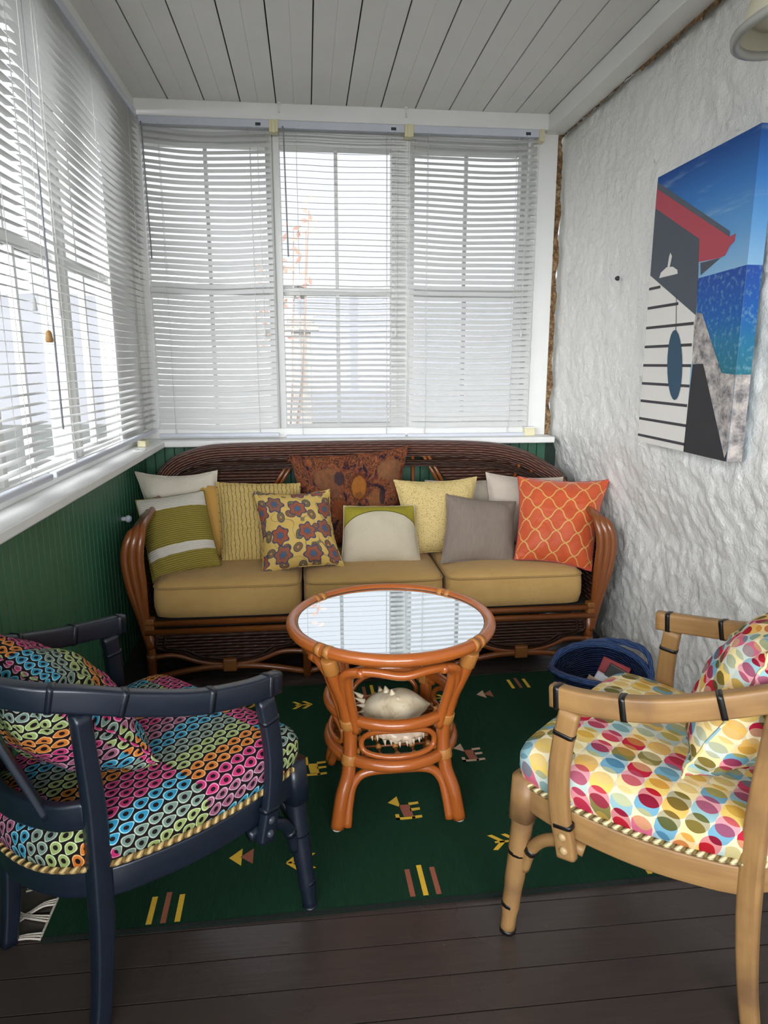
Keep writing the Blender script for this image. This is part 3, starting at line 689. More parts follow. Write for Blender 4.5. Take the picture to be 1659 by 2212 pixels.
for i in range(3):
    a,b=LX[i]+.025,LX[i+1]-.025; c_=(a+b)/2
    # woven apron: rounded top corners, V shaped lower edge
    out=cat([(a+.03,2.94,.222),(c_,2.94,.222),(b-.03,2.94,.222),(b-.002,2.94,.20),(b-.002,2.94,.160),(b-.10,2.94,.142),(c_+.14,2.94,.105),(c_,2.94,.088),(c_-.14,2.94,.105),(a+.10,2.94,.142),(a+.002,2.94,.160),(a+.002,2.94,.20)],4,True)
    m=MB(); n=len(out); cc=V((c_,2.944,.165))
    for k in range(n):
        p,q2=out[k],out[(k+1)%n]; m.add([cc,q2,p],[(0,1,2)],[[(cc.x,cc.z),(q2.x,q2.z),(p.x,p.z)]],smooth=False)
    o=sp('wicker_apron',m,M['wicker_apron'])
    ins=[cc+(p-cc)*.88+V((0,-.004,0)) for p in out]; sp('apron_border',MB().tube(out,.0085,7,closed=True),M['wicker_apron'],parent=o); sp('apron_border',MB().tube(ins,.006,6,closed=True),M['wicker_apron'],parent=o)
    m=MB(); m.tube(cat([(a-.02,2.94,.118),(a+.08,2.94,.122),(c_-.12,2.94,.085),(c_,2.94,.068),(c_+.12,2.94,.085),(b-.08,2.94,.122),(b+.02,2.94,.118)],5),.0115,8); sp('apron_cane',m,M['cane'])
    m=MB(); m.tube(cat([(a-.02,2.945,.018),(a+.10,2.94,.045),(c_-.1,2.935,.062),(c_,2.935,.064),(c_+.1,2.935,.062),(b-.10,2.94,.045),(b+.02,2.945,.018)],5),.014,8); sp('stretcher',m,M['cane'])
    m=MB(); m.box(c_-.03,c_+.03,2.915,2.955,.045,.103); sp('strap_binding',m,M['cane_wrap'],.006)
# arms: three parallel bent canes each
for sg,fx,name in ((-1,-.705,'arm'),(1,1.290,'arm')):
    for k,(ox,r_) in enumerate(((.0,.018),(.030,.022),(.058,.0205))):
        pth=cat([(fx,2.945,.16),(fx+sg*(.012+ox*.30),2.94,.30),(fx+sg*(.012+ox*.9),2.93,.45),(fx+sg*(.016+ox*1.0),2.925,.58),(fx+sg*(.006+ox*.8),2.94,.665),(fx+sg*(.004+ox*.55),2.99,.705-.012*k),(fx+sg*(.01+ox*.6),3.15,.715-.014*k),(fx+sg*(.02+ox*.6),3.40,.735-.012*k),(fx+sg*(.03+ox*.5),3.58,.775)],6)
        sp(name,MB().tube(pth,r_,9),M['cane'])
    m=MB(); g=[]
    zs=[.27,.36,.45,.55,.64,.70]; ys=[2.96,3.1,3.25,3.4,3.55]
    for z in zs:
        for y in ys: g.append((fx+sg*(.005+.05*math.sin((z-.27)/.45*2.3)),y,z))
    m.add(g,[(j*5+i,j*5+i+1,(j+1)*5+i+1,(j+1)*5+i) for j in range(5) for i in range(4)],[[(ys[i],zs[j]),(ys[i+1],zs[j]),(ys[i+1],zs[j+1]),(ys[i],zs[j+1])] for j in range(5) for i in range(4)])
    sp('arm_panel',m,M['wicker'])
    b=MB(); b.box(fx-.028 if sg<0 else fx-.024,fx+.024 if sg<0 else fx+.028,2.922,2.966,.235,.30); sp('arm_binding',b,M['cane_wrap'],.006)
# back: thick woven roll, woven panels, cane poles
YBk=3.615
arch=cat([(-.735,3.56,.765),(-.725,3.60,.82),(-.655,YBk,.880),(-.53,YBk,.922),(-.38,YBk,.935),(0,YBk,.940),(.29,YBk,.941),(.60,YBk,.940),(.95,YBk,.925),(1.13,YBk,.885),(1.24,YBk,.83),(1.315,3.60,.785),(1.345,3.56,.75)],7)
m=MB(); m.tube(arch,.046,14); sp('back_roll',m,M['wicker_roll'])
sp('back_trim',MB().tube([p+V((0,-.04,-.062)) for p in arch[6:-6]],.010,7),M['wicker_apron']); sp('back_trim',MB().tube([p+V((0,-.035,-.082)) for p in arch[8:-8]],.008,7),M['wicker_apron'])
def arch_z(x):
    b=min(arch,key=lambda p:abs(p.x-x)); return b.z
def panel(pts):
    m=MB(); n=len(pts); c_=sum((V(p) for p in pts),V())/n
    for k in range(n):
        p,q2=V(pts[k]),V(pts[(k+1)%n]); m.add([c_,q2,p],[(0,1,2)],[[(c_.x,c_.z),(q2.x,q2.z),(p.x,p.z)]],smooth=False)
    sp('back_panel',m,M['wicker'])
Yp=YBk-.005
panel([(-.70,Yp,.30),(-.05,Yp,.30),(-.20,Yp,.70),(-.095,Yp,.90),(-.38,Yp,.90),(-.55,Yp,.88),(-.70,Yp,.80)])
panel([(.03,Yp,.30),(.55,Yp,.30),(.40,Yp,.62),(.42,Yp,.91),(.16,Yp,.91),(.16,Yp,.62)])
panel([(.66,Yp,.30),(1.28,Yp,.30),(1.28,Yp,.72),(1.10,Yp,.80),(1.13,Yp,.86),(.95,Yp,.90),(.62,Yp,.905),(.74,Yp,.76)])
for a,b in (((-.085,.91),(-.215,.70)),((-.06,.91),(-.19,.70)),((.545,.91),(.55,.30)),((.60,.91),(.72,.70)),((.625,.91),(.745,.70)),((1.13,.87),(1.09,.76)),((1.19,.83),(1.20,.40)),((.01,.91),(.01,.30))):
    sp('back_pole',MB().tube([(a[0],YBk-.02,a[1]),(b[0],YBk-.02,b[1])],.0095,7),M['cane'])
# seat cushions
def seat_cushion(x0,x1,label):
    t=thing('seat_cushion',label,'cushion',((x0+x1)/2,3.24,.289),0,'mustard sofa seat cushions'); O=V(t.location)
    m=MB(); w=(x1-x0)/2; d=.315; prof=[(.90,.0),(.975,.012),(.998,.05),(1.0,.085),(.992,.125),(.972,.148),(.93,.163),(.75,.174),(.45,.180),(.0,.183)]
    N=48; vs=[]
    def sup(a,k):
        c,s=math.cos(a),math.sin(a); e=.17; return (w*k*math.copysign(abs(c)**e,c), d*k*math.copysign(abs(s)**e,s))
    for k,z in prof:
        for i in range(N):
            a=2*PI*(i+.5)/N; x,y=sup(a,k) if k else (0,0); sagf=.004*noise.noise(V((x*4+x0*9,y*4,z*9)))
            vs.append((x,y,z+sagf))
    fs=[(j*N+i,j*N+(i+1)%N,(j+1)*N+(i+1)%N,(j+1)*N+i) for j in range(len(prof)-1) for i in range(N)]; fs.append(tuple(range(N))[::-1])
    m.add(vs,fs); obj('cushion_body',m,M['seat'],t)
    pp=[]
    for i in range(N*2):
        x,y=sup(2*PI*(i+.5)/(2*N),.985); pp.append((x,y,.143))
    obj('piping',MB().tube(pp,.0048,6,closed=True),M['welt'],t)
seat_cushion(-.690,-.042,'mustard canvas seat cushion at the left end of the sofa')
seat_cushion(-.036,.598,'mustard canvas seat cushion in the middle of the sofa behind the coffee table')
seat_cushion(.604,1.252,'mustard canvas seat cushion at the right end of the sofa by the stone wall')

# ------------------------------------------------------------------ throw pillows
def pillow(name,label,mat,TL,TR,BR,BL,T=.075,pull=.06,part='pillow_body',group='throw pillows on the sofa',edge=None,seed=1,cat_='pillow',usc=1,vsc=1,zcrease=.009):
    TL,TR,BR,BL=[V(p) for p in (TL,TR,BR,BL)]; base=(BL+BR)/2
    t=thing(name,label,cat_,base,0,group)
    nrm=((BR-BL).cross(TL-BL)).normalized() # towards viewer (right x up)
    N=26; m=MB(); out=[]
    def pt(s,t_,side):
        s2=s*(1-pull*(1-t_*t_)); t2=t_*(1-pull*(1-s*s)); a=(s2+1)/2; b=(t2+1)/2
        p=BL*(1-a)*(1-b)+BR*a*(1-b)+TR*a*b+TL*(1-a)*b
        th=T*((1-abs(s)**2.6)*(1-abs(t_)**2.6))**.62
        wr=(zcrease*1.2*noise.noise(V((s*9+t_*3+seed,t_*2.5-s*2,seed+9)))*max(0,abs(s*t_)**.7))+zcrease*noise.noise(V((s*2.2+seed*3.1,t_*2.2,seed)))*(1-s*s*t_*t_)+zcrease*.6*noise.noise(V((s*6+seed*3.1,t_*6,seed+4)))
        return p+nrm*(side*th+wr)-base
    ks=[math.sin(PI/2*(-1+2*i/N)) for i in range(N+1)]
    def arc(w):
        a=[0.0]; pr=[T*(1-abs(k)**2.6)**.62 for k in ks]
        for i in range(N): a.append(a[-1]+math.hypot((ks[i+1]-ks[i])*w/2,pr[i+1]-pr[i]))
        return [x/a[-1] for x in a],a[-1]/w
    (au,eu),(av,ev)=arc((BR-BL).length),arc((TL-BL).length)
    if usc==1: eu=ev=1
    for side in (1,-1):
        vs=[pt(s,t_,side) for t_ in ks for s in ks]
        fs=[];uvs=[]
        for j in range(N):
            for i in range(N):
                f_=[j*(N+1)+i,j*(N+1)+i+1,(j+1)*(N+1)+i+1,(j+1)*(N+1)+i]; uu=[(au[k%(N+1)]*usc*eu,av[k//(N+1)]*vsc*ev) for k in f_]
                if side<0: f_=f_[::-1]; uu=uu[::-1]
                fs.append(tuple(f_)); uvs.append(uu)
        m.add(vs,fs,uvs)
    o=obj(part,m,mat,t)
    # seam along the edge
    e=[pt(s,-1,0) for s in ks]+[pt(1,t_,0) for t_ in ks[1:]]+[pt(s,1,0) for s in ks[::-1][1:]]+[pt(-1,t_,0) for t_ in ks[::-1][1:-1]]
    obj('seam_piping',MB().tube(e,.0032,5,closed=True),edge or mat,t)
    return t
pillow('throw_pillow','plain cream pillow at the back left corner of the sofa',M['linen_cream'],(-.852,3.5,.858),(-.455,3.5,.858),(-.40,3.36,.46),(-.77,3.36,.44),.07,.13,seed=1,part='pillow_body')
pillow('throw_pillow','plain mustard pillow mostly hidden behind the pinstriped pillow',M['mustard'],(-.590,3.44,.798),(-.13,3.46,.79),(-.12,3.34,.46),(-.55,3.30,.46),.045,.06,seed=2)
pillow('throw_pillow','olive green pillow with white bands leaning on the left arm',M['olive_bands'],(-.806,3.28,.757),(-.496,3.30,.793),(-.413,3.13,.474),(-.708,3.08,.415),.075,.035,seed=3)
pillow('throw_pillow','yellow crinkled pillow with thin dark pinstripes',M['pinstripe'],(-.452,3.42,.81),(-.046,3.44,.794),(-.04,3.26,.46),(-.416,3.22,.445),.07,.03,seed=4)
pillow('throw_pillow','yellow pillow printed with rust and blue flowers',M['floral'],(-.266,3.25,.795),(.095,3.26,.792),(.150,3.08,.468),(-.218,3.04,.445),.085,.11,seed=5)
pillow('throw_pillow','dark brown tapestry pillow with animal scene, topmost at sofa centre',M['tapestry'],(-.098,3.55,.920),(.515,3.55,.962),(.455,3.41,.46),(-.040,3.41,.47),.07,.09,seed=6)
pillow('throw_pillow','small cream pillow with an olive band across its top',M['olive_arc'],(.163,3.28,.707),(.504,3.28,.704),(.520,3.15,.447),(.140,3.15,.450),.075,.03,seed=7)
pillow('throw_pillow','yellow speckled pillow between the cream and taupe pillows',M['speckle'],(.422,3.41,.808),(.846,3.41,.818),(.80,3.28,.445),(.465,3.28,.450),.075,.10,seed=8)
pillow('throw_pillow','grey beige striped pillow peeking out behind the speckled pillow',M['greybeige'],(.60,3.52,.785),(.985,3.52,.780),(.96,3.44,.46),(.60,3.44,.46),.05,.05,seed=9)
pillow('throw_pillow','oatmeal linen pillow behind the orange pillow',M['linen_pink'],(.915,3.50,.824),(1.325,3.48,.795),(1.27,3.37,.46),(.90,3.37,.46),.065,.09,seed=10)
pillow('throw_pillow','plain taupe grey pillow standing in front near the right end',M['taupe'],(.664,3.28,.755),(1.012,3.27,.713),(.968,3.10,.452),(.606,3.10,.458),.07,.075,seed=11)
pillow('throw_pillow','bright orange pillow with gold trellis lines at the right arm',M['trellis'],(1.012,3.26,.840),(1.425,3.14,.835),(1.300,2.99,.43),(.950,3.06,.478),.08,.085,seed=12,edge=M['book_red'])

# ------------------------------------------------------------------ coffee table
T0=V((.245,2.045,.006))
ta=thing('coffee_table','round orange rattan coffee table with mirrored glass top','table',T0,math.radians(1))
def ring_pts(R,z,n=48): return [(R*math.cos(2*PI*i/n),R*math.sin(2*PI*i/n),z) for i in range(n)]
obj('rim',MB().tube(ring_pts(.308,.588),.0185,14,closed=True),M['rattan'],ta)
g=MB().lathe([(.0,.586),(.289,.586),(.292,.590),(.289,.594),(.0,.594)],seg=64,cap=False); o=obj('glass_top',g,M['mirror'],ta,flat=True); o['label']='mirror bright glass top'
obj('glass_bead',MB().tube(ring_pts(.2925,.593),.003,6,closed=True),M['glass_edge'],ta)
obj('under_board',MB().lathe([(.0,.572),(.295,.572),(.295,.584),(.0,.584)],seg=48,cap=False),M['rattan'],ta)
fa=.188; 
for k in range(4):
    a=PI/4+k*PI/2; e=V((math.cos(a),math.sin(a),0)); tn=V((-e.y,e.x,0))
    rf=fa*math.sqrt(2)
    def rad(z): # bundle radius from axis at height z
        pts=[(0,rf),(.08,rf*.93),(.16,.212),(.23,.200),(.30,.203),(.40,.228),(.50,.272),(.56,.296)]
        for (z0_,r0_),(z1_,r1_) in zip(pts,pts[1:]):
            if z<=z1_: 
                u=(z-z0_)/(z1_-z0_); u=u*u*(3-2*u)*.5+u*.5; return r0_+(r1_-r0_)*u
        return pts[-1][1]
    zs=[.004,.05,.10,.15,.20,.25,.30,.35,.40,.45,.50,.545]
    leg=obj('leg',MB().tube(cat([e*rad(z)+V((0,0,z)) for z in zs],3),.0215,10),M['rattan'],ta)
    m=[]
    for sg in (-1,1): # companion canes: upper fork up to the rim
        m.append(MB().tube(cat([e*(rad(.30)-.004)+tn*sg*.022+V((0,0,.30)),e*(rad(.38)-.004)+tn*sg*.026+V((0,0,.38)),e*(rad(.46)-.010)+tn*sg*.034+V((0,0,.46)),e*(rad(.51)-.02)+tn*sg*.05+V((0,0,.510)),e*(.258)+tn*sg*.10+V((0,0,.532))],5),.0145,9))
    objs('leg_brace',m,M['rattan'],leg)
    b=[]
    for z in (.205,.328): 
        b.append(MB().tube([e*rad(z-.016)+V((0,0,z-.016)),e*rad(z+.016)+V((0,0,z+.016))],.0265,10)); b.append(MB().obox(e*(rad(z)-.014)+V((0,0,z)),e*.022,tn*.013,V((0,0,.024))))
    b.append(MB().tube([e*rad(.515)+V((0,0,.512)),e*rad(.55)+V((0,0,.56))],.0245,10))
    objs('rattan_binding',b,M['rattan_wrap'],leg,None,.004)
    am=a; wr=[]
    for da in (-.05,.05):
        c_=V((.308*math.cos(am+da),.308*math.sin(am+da),.588)); d=V((-math.sin(am+da),math.cos(am+da),0)); wr.append(MB().tube([c_-d*.010,c_+d*.010],.0198,14))
    objs('rim_binding',wr,M['rattan_wrap'],ta)
    obj('foot_glide',MB().lathe([(.015,0),(.015,.008)],c=e*rf+V((0,0,-.0005)),seg=14),M['felt'],leg)
    # between this leg and the next: arched stretcher, upper cane and oval loop
    a2=a+PI/2; e2=V((math.cos(a2),math.sin(a2),0)); mid=(e+e2).normalized(); s=(e2-e).normalized()
    fm=mid*fa
    pth=[fm-s*(.188-.030)+V((0,0,.005)),fm-s*.150+V((0,0,.07))-mid*.02,fm-s*.135-mid*.035+V((0,0,.125)),fm-s*.095-mid*.04+V((0,0,.158)),fm-mid*.04+V((0,0,.163))]
    pth=pth+[p+s*2*((fm-p).dot(s)) for p in pth[:-1][::-1]]
    obj('stretcher',MB().tube(cat(pth,5),.0145,9),M['rattan'],ta)
    um=mid*.225
    pth=[um-s*.150-mid*.055+V((0,0,.40)),um-s*.168-mid*.03+V((0,0,.47)),um-s*.155+V((0,0,.520)),um-s*.08+mid*.03+V((0,0,.532)),um+mid*.042+V((0,0,.522))]
    pth=pth+[p+s*2*((um-p).dot(s)) for p in pth[:-1][::-1]]
    obj('upper_cane',MB().tube(cat(pth,5),.0130,9),M['rattan'],ta)
    # oval loop between the rings, bent round the ring
    lp=[]
    for i in range(36):
        th=2*PI*i/36; ang=math.atan2(mid.y,mid.x)+.60*math.copysign(abs(math.cos(th))**.75,math.cos(th)); z=.268+.043*math.copysign(abs(math.sin(th))**.8,math.sin(th))-.006*math.cos(2*th)
        lp.append((.196*math.cos(ang),.196*math.sin(ang),z))
    obj('oval_loop',MB().tube(lp,.0085,8,closed=True),M['rattan'],ta)
obj('shelf_ring',MB().tube(ring_pts(.199,.335),.0180,12,closed=True),M['rattan'],ta)
obj('shelf_ring',MB().tube(ring_pts(.199,.203),.0180,12,closed=True),M['rattan'],ta)
net=MB(); kn=[]
for i in range(-3,4):
    p=i*.052; L=math.sqrt(max(0,.19**2-p*p))
    net.tube([(p,-L,.212),(p,L,.212)],.0040,6); net.tube([(-L,p,.216),(L,p,.216)],.0040,6)
    for j in range(-3,4):
        q2=j*.052
        if p*p+q2*q2<.165**2: kn.append(MB().lathe([(.002,-.009),(.010,-.004),(.011,.003),(.003,.010)],c=(p,q2,.214),seg=8))
sh=obj('net_shelf',net,M['cane'],ta); objs('cane_knot',kn,M['rattan_wrap'],sh)

# conch shell on the shelf of the table
cs=thing('conch_shell','large pale spiky conch shell lying on the lower shelf of the table','shell',T0+V((.015,-.02,.232)),math.radians(8))
m=MB(); NA,NZ_=40,30; vs=[]
for j in range(NZ_+1):
    s_=j/NZ_; x=-.115+.23*s_
    r_=.074*(math.sin(PI*min(1,s_*1.02))**.72)*(1.05-.30*s_)+.002
    for i in range(NA):
        th=2*PI*i/NA; k=r_*(1+.10*math.sin(th*1+s_*9)+.05*max(0,math.sin(7*th))*math.sin(PI*s_))
        vs.append((x,k*math.cos(th)*1.05,.064+k*.86*math.sin(th)))
m.add(vs,[(j*NA+i,(j+1)*NA+i,(j+1)*NA+(i+1)%NA,j*NA+(i+1)%NA) for j in range(NZ_) for i in range(NA)])
for k in range(7): # knobs on the shoulder
    th=.35+k*.45; x=-.05+.012*k; m.lathe([(.014,0),(.009,.010),(.002,.022)],c=(x,.058*math.cos(th),.064+.050*math.sin(th)),ax=(-.2,math.cos(th),math.sin(th)),seg=8)
obj('shell_body',m,M['shell'],cs)
m=MB(); tp=cat([(-.105,-.045,.055),(-.05,-.075,.035),(.02,-.085,.022),(.08,-.055,.030)],6); lo=[p+V((0,-.012-.008*math.sin(i*1.7),-.022-.012*abs(math.sin(i*1.45)))) for i,p in enumerate(tp)]
n=len(tp); m.add(tp+lo+[p+V((0,.004,0)) for p in lo]+[p+V((0,.006,0)) for p in tp],[(i+k*n,i+1+k*n,i+1+((k+1)%4)*n,i+((k+1)%4)*n) for i in range(n-1) for k in range(4)])
for i in range(1,n-1,2): m.lathe([(.007,0),(.004,.008),(.0008,.018)],c=lo[i]+V((0,.002,.004)),ax=(0,-.5,-.8),seg=6)
obj('shell_lip',m,M['shell_in'],cs)
m=[]
for k in range(6): m.append(MB().lathe([(.010,0),(.006,.016),(.001,.034)],c=(-.085-.004*k,-.03+.012*k,.05+.010*k),ax=(-1,.1*(k-3),.25*(k-2)),seg=7))
objs('shell_spine',m,M['shell'],cs)

# ------------------------------------------------------------------ barrel chairs
def chair(name,label,loc,ang,frame,wrap,bolt,fab,rp):
    t=thing(name,label,'armchair',loc,math.radians(ang))
    def mir(p,s): return V((p[0],p[1]*s,p[2]))
    def zr(x): return .011+.027*max(0,min(1,x/.53))
    half=[(.437,.306,.664),(.35,.305,.672),(.23,.284,.692),(.11,.240,.726),(.025,.202,.756),(-.045,.152,.774),(-.085,.08,.783),(-.098,0,.785)]
    rail=cat([V(p) for p in half]+[mir(p,-1) for p in half[::-1][1:]],5)
    ra=obj('arm_rail',MB().sweep(rail,rrect(.032,.052,.007),up=(0,0,1)),frame,t)
    b=[]; n=len(rail)
    for u in (.022,.115,.215,.325,.43,.57,.675,.785,.885,.978):
        i=int(u*(n-1)); p=rail[i]; d=(rail[min(i+1,n-1)]-rail[max(i-1,0)]).normalized()
        b.append(MB().sweep([p-d*.0062,p+d*.0062],rrect(.0355,.0555,.008),up=(0,0,1)))
    objs('rail_binding',b,wrap,ra)
    outl=[(.535,0),(.535,.15),(.530,.245),(.505,.282),(.44,.293),(.34,.288),(.22,.268),(.10,.228),(.02,.180),(-.035,.105),(-.052,0)]
    full=outl+[(x,-y) for x,y in outl[::-1][1:-1]]
    def loop(z,off=0.0):
        L=cat([V((x,y,z+zr(x))) for x,y in full],4,True)
        if off:
            n=len(L); o=[]
            for i in range(n):
                d=(L[(i+1)%n]-L[i-1]).normalized(); nr=V((d.y,-d.x,0)); o.append(L[i]-nr*off)
            # outward = away from centre
            c0=V((.24,0,z)); o=[p if ((p-c0).length>(q-c0).length)==(off>0) else q*2-p for p,q in zip(o,L)]
            return o
        return L
    # apron: curved sides and back, straight front
    for s in (1,-1):
        side=cat([mir((x,y,z+zr(x)),s) for x,y,z in ((.505,.278,.338),(.44,.287,.334),(.34,.282,.328),(.22,.262,.326),(.10,.222,.327),(.03,.186,.328))],5)
        obj('side_apron',MB().sweep(side,rrect(.022,.068,.006),up=(0,0,1)),frame,t)
        leg=cat([mir(p,s) for p in ((-.004,.196,.0),(.012,.196,.10),(.026,.195,.24),(.032,.194,.38),(.032,.196,.52),(.026,.197,.64),(.020,.199,.728))],5)
        k=len(leg); o=obj('rear_leg',MB().sweep(leg,rrect(.034,.039,.008),up=(1,0,0),scale=[.92+.25*math.exp(-((i/k-.45)/.25)**2) for i in range(k)]),frame,t)
        fl=[mir(p,s) for p in ((.512,.272,.41),(.513,.276,.30),(.516,.286,.20),(.520,.300,.09),(.523,.310,.0))]
        o=obj('front_leg',MB().tube(cat(fl,4),[.0275]*4+[.0265]*4+[.0245]*3+[.022]*3+[.0185]*3,12),frame,t)
        obj('leg_collar',MB().sweep([mir((.511,.270,.416),s),mir((.513,.276,.305),s)],rrect(.062,.058,.018),up=(1,0,0)),frame,o)
        wv=[]
        for z in (.215,.075,.004):
            u=V(mir((.5155-.0+.0,.284 if z>.15 else (.302 if z>.03 else .3095),z),s)); u.x=.516 if z>.15 else .5215
            r_=.0262 if z>.15 else (.0222 if z>.03 else .0200); d=V((.004,.012*s,-.1)).normalized()
            wv.append(MB().tube([u-d*.005,u+d*.005],r_,12))
        objs('leg_binding',wv,wrap,o)
        post=cat([mir(p,s) for p in ((.392,.308,.642),(.402,.314,.56),(.405,.318,.48),(.398,.316,.39),(.384,.311,.32),(.378,.309,.285))],5)
        o=obj('arm_post',MB().sweep(post,rrect(.025,.047,.008),up=(1,0,0)),frame,t)
        wv=[]
        for (p,d) in (((.4,.3125,.585),(.01,.006,-.1)),((.3905,.3135,.365),(-.014,-.006,-.1))):
            p=mir(p,s); d=mir(d,s).normalized(); wv.append(MB().sweep([p-d*.005,p+d*.005],rrect(.028,.050,.009),up=(1,0,0)))
        objs('post_binding',wv,wrap,o)
        bo=[]
        for z in (.340,.307): bo.append(MB().lathe([(.0105,0),(.010,.004),(.006,.008),(.001,.009)],c=mir((.386 if z>.32 else .381,.3215,z),s),ax=(0,s,0),seg=12))
        objs('bolt',bo,bolt,o)
        br=obj('corner_brace',MB().tube(cat([mir(p,s) for p in ((.500,.284,.175),(.482,.286,.235),(.446,.290,.282),(.395,.290,.306),(.35,.282,.300))],5),.015,10),frame,t)
        obj('brace_binding',MB().tube([mir((.484,.286,.229),s),mir((.476,.287,.243),s)],.0163,10),wrap,br)
        br=obj('corner_brace',MB().tube(cat([mir(p,s) for p in ((.518,.268,.185),(.520,.245,.245),(.520,.19,.297),(.515,.14,.318))],5),.013,10),frame,t)
        # slanting back splat
        sp_=cat([mir(p,s) for p in ((-.090,.055,.735),(-.075,.075,.66),(-.045,.105,.56),(-.028,.122,.50))],5)
        obj('back_splat',MB().sweep(sp_,rrect(.016,.030,.005),up=(.5,1,0)),frame,t)
    obj('front_apron',MB().sweep([V((.512,-.25,.375)),V((.516,0,.375)),V((.512,.25,.375))],rrect(.022,.070,.005),up=(0,0,1)),frame,t)
    ba=cat([V((.03,.186,.348)),V((-.02,.115,.347)),V((-.045,0,.346)),V((-.02,-.115,.347)),V((.03,-.186,.348))],6)
    obj('rear_apron',MB().sweep(ba,rrect(.022,.068,.006),up=(0,0,1)),frame,t)
    lr=cat([V((.026,.188,.505)),V((-.020,.130,.500)),V((-.048,0,.498)),V((-.020,-.130,.500)),V((.026,-.188,.505))],6)
    obj('lower_back_rail',MB().sweep(lr,rrect(.024,.060,.008),up=(0,0,1)),frame,t)
    # upholstered seat
    m=MB(); prof=[(-.006,.368),(.004,.378),(.010,.400),(.010,.430),(.002,.446),(-.016,.457),(-.045,.464),(-.09,.467),(-.16,.467)]
    L0=loop(0.0); n=len(L0); c0=V((.25,0,0)); vs=[];uvv=[]
    for off,z in prof:
        for p in L0:
            d=V((p.x,p.y,0))-c0; l=d.length; q=c0+d*((l+off)/l); vs.append((q.x,q.y,z+p.z)); ext=c0+d*((l+max(off,-.006)+ (max(0,.450-z)))/l) if z<.45 else q; uvv.append((ext.x,ext.y))
    vs.append((.25,0,.466+zr(.25))); uvv.append((.25,0)); top=len(vs)-1
    fs=[(j*n+i,j*n+(i+1)%n,(j+1)*n+(i+1)%n,(j+1)*n+i) for j in range(len(prof)-1) for i in range(n)]
    fs+=[((len(prof)-1)*n+i,(len(prof)-1)*n+(i+1)%n,top) for i in range(n)]
    uvs=[[ (uvv[k][0]+3.0,uvv[k][1]+3.0) for k in f_] for f_ in fs]
    m.add(vs,fs,uvs); m.add([(p.x,p.y,p.z+.368) for p in loop(0,0)],[tuple(range(n))[::-1]])
    se=obj('upholstered_seat',m,fab,t)
    lp=[]
    for p in L0:
        d=V((p.x,p.y,0))-c0; q=c0+d*((d.length+.006)/d.length); lp.append(V((q.x,q.y,p.z+.372)))
    o=obj('rope_trim',MB().tube(lp,.0072,8,closed=True),rp,se)
    return t
LC=chair('barrel_armchair','navy painted barrel armchair with dark peacock print seat, at left',(-.605,1.39,0),47,M['navy'],M['navy_wrap'],M['bolt_dark'],M['peacock'],M['rope'])
RC=chair('barrel_armchair','natural pale wood barrel armchair with multicoloured circle print seat, at right',(1.045,1.250,0),132,M['beech'],M['black_wrap'],M['bolt'],M['circles'],M['rope2'])
def chair_pillow(label,loc,ang,mat,q,seed,T=.10,usc=.45,vsc=.45):
    a=math.radians(ang); R=Matrix.Rotation(a,4,'Z'); Wp=[R@V(p)+V(loc) for p in q]
    return pillow('chair_pillow',label,mat,*Wp,T=T,pull=.05,group='pillows matching their chairs',seed=seed,usc=usc,vsc=vsc,zcrease=.012)
# corners TL,TR,BR,BL as seen from the front of the chair (its left is +y)
chair_pillow('plump dark peacock print pillow leaning in the navy chair',(-.605,1.39,0),47,M['peacock'],[(-.01,.20,.80),(-.015,-.155,.775),(.205,-.165,.515),(.14,.21,.51)],21,usc=.36,vsc=.36,T=.11)
chair_pillow('plump circle print pillow leaning in the pale wood chair',(1.045,1.250,0),132,M['circles'],[(.035,.185,.845),(.0,-.20,.87),(.14,-.22,.51),(.185,.195,.515)],22,T=.11)

# ------------------------------------------------------------------ blue basket with books
bk=thing('log_basket','dark blue wicker basket with arched handle, on the floor by the stone wall','basket',(1.115,2.42,.0065),math.radians(-28)); 
def rimz(th): return .180+.062*max(0,math.cos(th-.5*PI))**1.2+.02*max(0,-math.cos(th-.5*PI))
m=MB(); NT_,NZ2=64,14; vs=[];uvv=[]
for j in range(NZ2+1):
    s_=j/NZ2
    for i in range(NT_):
        th=2*PI*i/NT_; k=.80+.20*s_**.8; z=.004+rimz(th)*s_; vs.append((.185*k*math.cos(th),.140*k*math.sin(th),z)); uvv.append((i/NT_*1.05,z))
fs=[(j*NT_+i,j*NT_+(i+1)%NT_,(j+1)*NT_+(i+1)%NT_,(j+1)*NT_+i) for j in range(NZ2) for i in range(NT_)]
uvs=[]
for j in range(NZ2):
    for i in range(NT_): uvs.append([(i/NT_*1.05,vs[j*NT_+i][2]),((i+1)/NT_*1.05,vs[j*NT_+(i+1)%NT_][2]),((i+1)/NT_*1.05,vs[(j+1)*NT_+(i+1)%NT_][2]),(i/NT_*1.05,vs[(j+1)*NT_+i][2])])
m.add(vs,fs,uvs); m.add([vs[i] for i in range(NT_)],[tuple(range(NT_))[::-1]]); m.add([(p[0]*.97,p[1]*.97,p[2]) for p in vs],[f_[::-1] for f_ in fs],uvs)
obj('woven_body',m,M['basket'],bk)
rp_=[(.187*math.cos(2*PI*i/64),.142*math.sin(2*PI*i/64),rimz(2*PI*i/64)+.006) for i in range(64)]
m=MB(); m.tube(rp_,.013,9,closed=True); obj('rim',m,M['basket_rim'],bk)
hp=cat([(-.185,.03,.195),(-.17,.070,.215),(-.11,.120,.238),(-.01,.150,.262),(.09,.140,.272),(.165,.095,.258),(.192,.03,.195)],6)
m=[]
for k in range(3): m.append(MB().tube([p+V((0,.007*math.cos(i*.5+k*2.1),.007*math.sin(i*.5+k*2.1))) for i,p in enumerate(hp)],.008,7))
objs('handle_strand',m,M['basket_rim'],bk)
